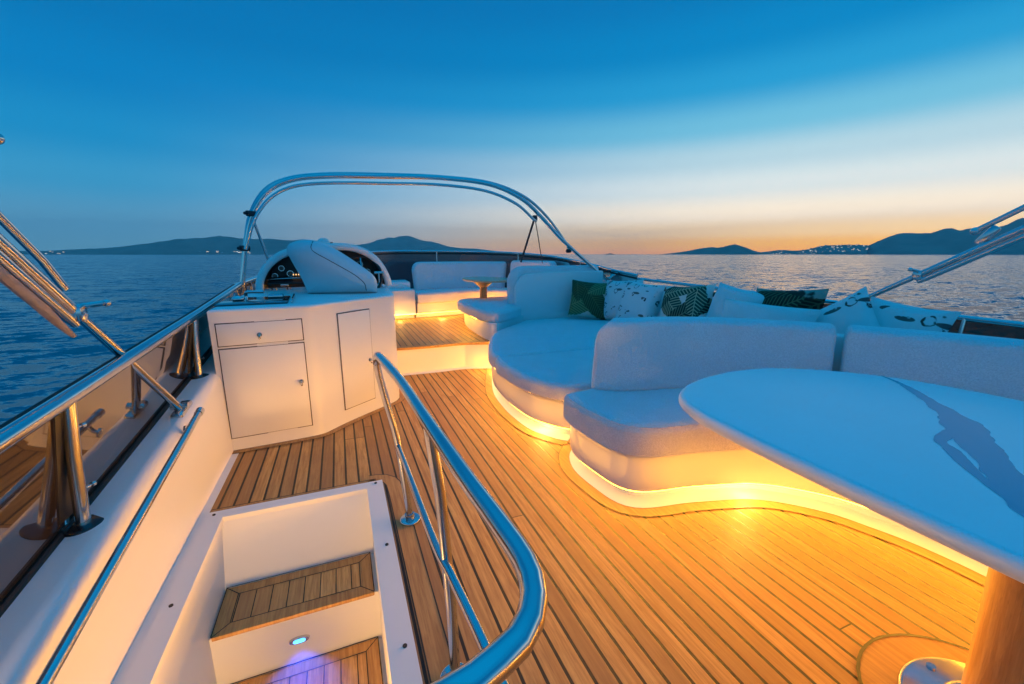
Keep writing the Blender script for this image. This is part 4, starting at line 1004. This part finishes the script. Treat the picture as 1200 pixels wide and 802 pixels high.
# ------------------------------------------------------------------ sky
SUN_AZ = math.atan2(.905, .425)       # compass angle of the afterglow from the bow, towards starboard
w = bpy.data.worlds.new('World'); SC.world = w; w.use_nodes = True; nt = w.node_tree; nt.nodes.clear()
def N(k): return nt.nodes.new(k)
def LK(a, b): nt.links.new(a, b)
def MA(op, a, b=0.):
    n = N('ShaderNodeMath'); n.operation = op
    for i, v in enumerate((a, b)):
        if isinstance(v, bpy.types.NodeSocket): LK(v, n.inputs[i])
        else: n.inputs[i].default_value = v
    return n.outputs[0]
def s2l(c): return tuple(((x / 255 + .055) / 1.055) ** 2.4 if x > 10 else x / 255 / 12.92 for x in c)
def ramp(stops):
    n = N('ShaderNodeValToRGB'); cr = n.color_ramp; cr.interpolation = 'EASE'
    while len(cr.elements) > 1: cr.elements.remove(cr.elements[-1])
    for i, (p, c) in enumerate(stops):
        e = cr.elements[0] if i == 0 else cr.elements.new(p / 90.); e.position = p / 90.; T = math.exp(-7.8e-5 * min(9000, 700 / math.sin(math.radians(max(p, .5))))); e.color = (*[max(0, min(1, .5 * (q - (1 - T) * a) / T)) for q, a in zip(s2l(c), (.004, .10, .22))], 1)
    return n
tc = N('ShaderNodeTexCoord'); nv = N('ShaderNodeVectorMath'); nv.operation = 'NORMALIZE'; LK(tc.outputs['Generated'], nv.inputs[0])
sp = N('ShaderNodeSeparateXYZ'); LK(nv.outputs[0], sp.inputs[0])
el = MA('MULTIPLY', MA('ARCSINE', MA('MAXIMUM', MA('MINIMUM', sp.outputs[2], 1.), -1.)), 180 / math.pi)
el01 = MA('DIVIDE', MA('MAXIMUM', el, 0.), 90.)
hl = MA('MAXIMUM', MA('SQRT', MA('ADD', MA('MULTIPLY', sp.outputs[0], sp.outputs[0]), MA('MULTIPLY', sp.outputs[1], sp.outputs[1]))), .001)
dt = MA('DIVIDE', MA('ADD', MA('MULTIPLY', sp.outputs[0], math.sin(SUN_AZ)), MA('MULTIPLY', sp.outputs[1], math.cos(SUN_AZ))), hl)
ang = MA('MULTIPLY', MA('ARCCOSINE', MA('MAXIMUM', MA('MINIMUM', dt, 1.), -1.)), 180 / math.pi)
mr = N('ShaderNodeMapRange'); mr.interpolation_type = 'SMOOTHSTEP'; LK(ang, mr.inputs[0]); mr.inputs[1].default_value = 8; mr.inputs[2].default_value = 86; mr.inputs[3].default_value = 1; mr.inputs[4].default_value = 0
UP = [(40, (0, 138, 205)), (60, (0, 156, 225)), (90, (0, 156, 225))]
warm = ramp([(0, (255, 170, 60)), (1.2, (255, 188, 84)), (2.6, (253, 214, 158)), (4.5, (241, 226, 204)), (7.5, (216, 226, 226)), (10.7, (180, 212, 224)), (14, (112, 190, 220)), (18, (36, 156, 210)), (22, (0, 134, 196)), (27, (0, 120, 184))] + UP)
cool = ramp([(0, (88, 148, 178)), (3, (80, 146, 182)), (7, (52, 146, 192)), (11, (22, 138, 194)), (16, (0, 126, 190)), (22, (0, 116, 180)), (28, (0, 110, 174))] + UP)
for r in (warm, cool): LK(el01, r.inputs[0])
mx = N('ShaderNodeMix'); mx.data_type = 'RGBA'; LK(mr.outputs[0], mx.inputs[0]); LK(cool.outputs[0], mx.inputs[6]); LK(warm.outputs[0], mx.inputs[7])
bg = N('ShaderNodeBackground'); LK(mx.outputs[2], bg.inputs[0]); bg.inputs[1].default_value = 2.0
sky = N('ShaderNodeTexSky'); sky.sky_type = 'NISHITA'; sky.sun_disc = False; sky.sun_elevation = R(-3.0); sky.sun_rotation = SUN_AZ
bg2 = N('ShaderNodeBackground'); LK(sky.outputs[0], bg2.inputs[0]); bg2.inputs[1].default_value = .02
ad = N('ShaderNodeAddShader'); LK(bg.outputs[0], ad.inputs[0]); LK(bg2.outputs[0], ad.inputs[1])
wo = N('ShaderNodeOutputWorld'); LK(ad.outputs[0], wo.inputs[0])
sl = bpy.data.lights.new('sun', 'SUN'); sl.energy = .06; sl.angle = R(25); sl.color = (1, .62, .36)
so_ = bpy.data.objects.new('sun', sl); COL.objects.link(so_)
so_.rotation_euler = Vector((-math.sin(SUN_AZ) * math.cos(R(4)), -math.cos(SUN_AZ) * math.cos(R(4)), -math.sin(R(4)))).to_track_quat('-Z', 'Y').to_euler()

# ------------------------------------------------------------------ camera
cd = bpy.data.cameras.new('camera'); cd.sensor_width = 36; cd.lens = 14.7; cd.clip_start = .02; cd.clip_end = 40000
cam = bpy.data.objects.new('camera', cd); COL.objects.link(cam); cam.location = (0, 0, 1.2); cam.rotation_euler = (R(90 - 11.871), 0, R(-22.265)); SC.camera = cam
vs = SC.view_settings; SC.display_settings.display_device = 'sRGB'
vs.view_transform = 'Standard'; vs.look = 'None'; vs.exposure = 0; vs.gamma = 1; vs.use_curve_mapping = False
SC.cycles.max_bounces = 10; SC.cycles.diffuse_bounces = 5; SC.cycles.glossy_bounces = 5; SC.cycles.transparent_max_bounces = 12; SC.cycles.volume_bounces = 0
SC.cycles.sample_clamp_indirect = 5; SC.cycles.sample_clamp_direct = 12
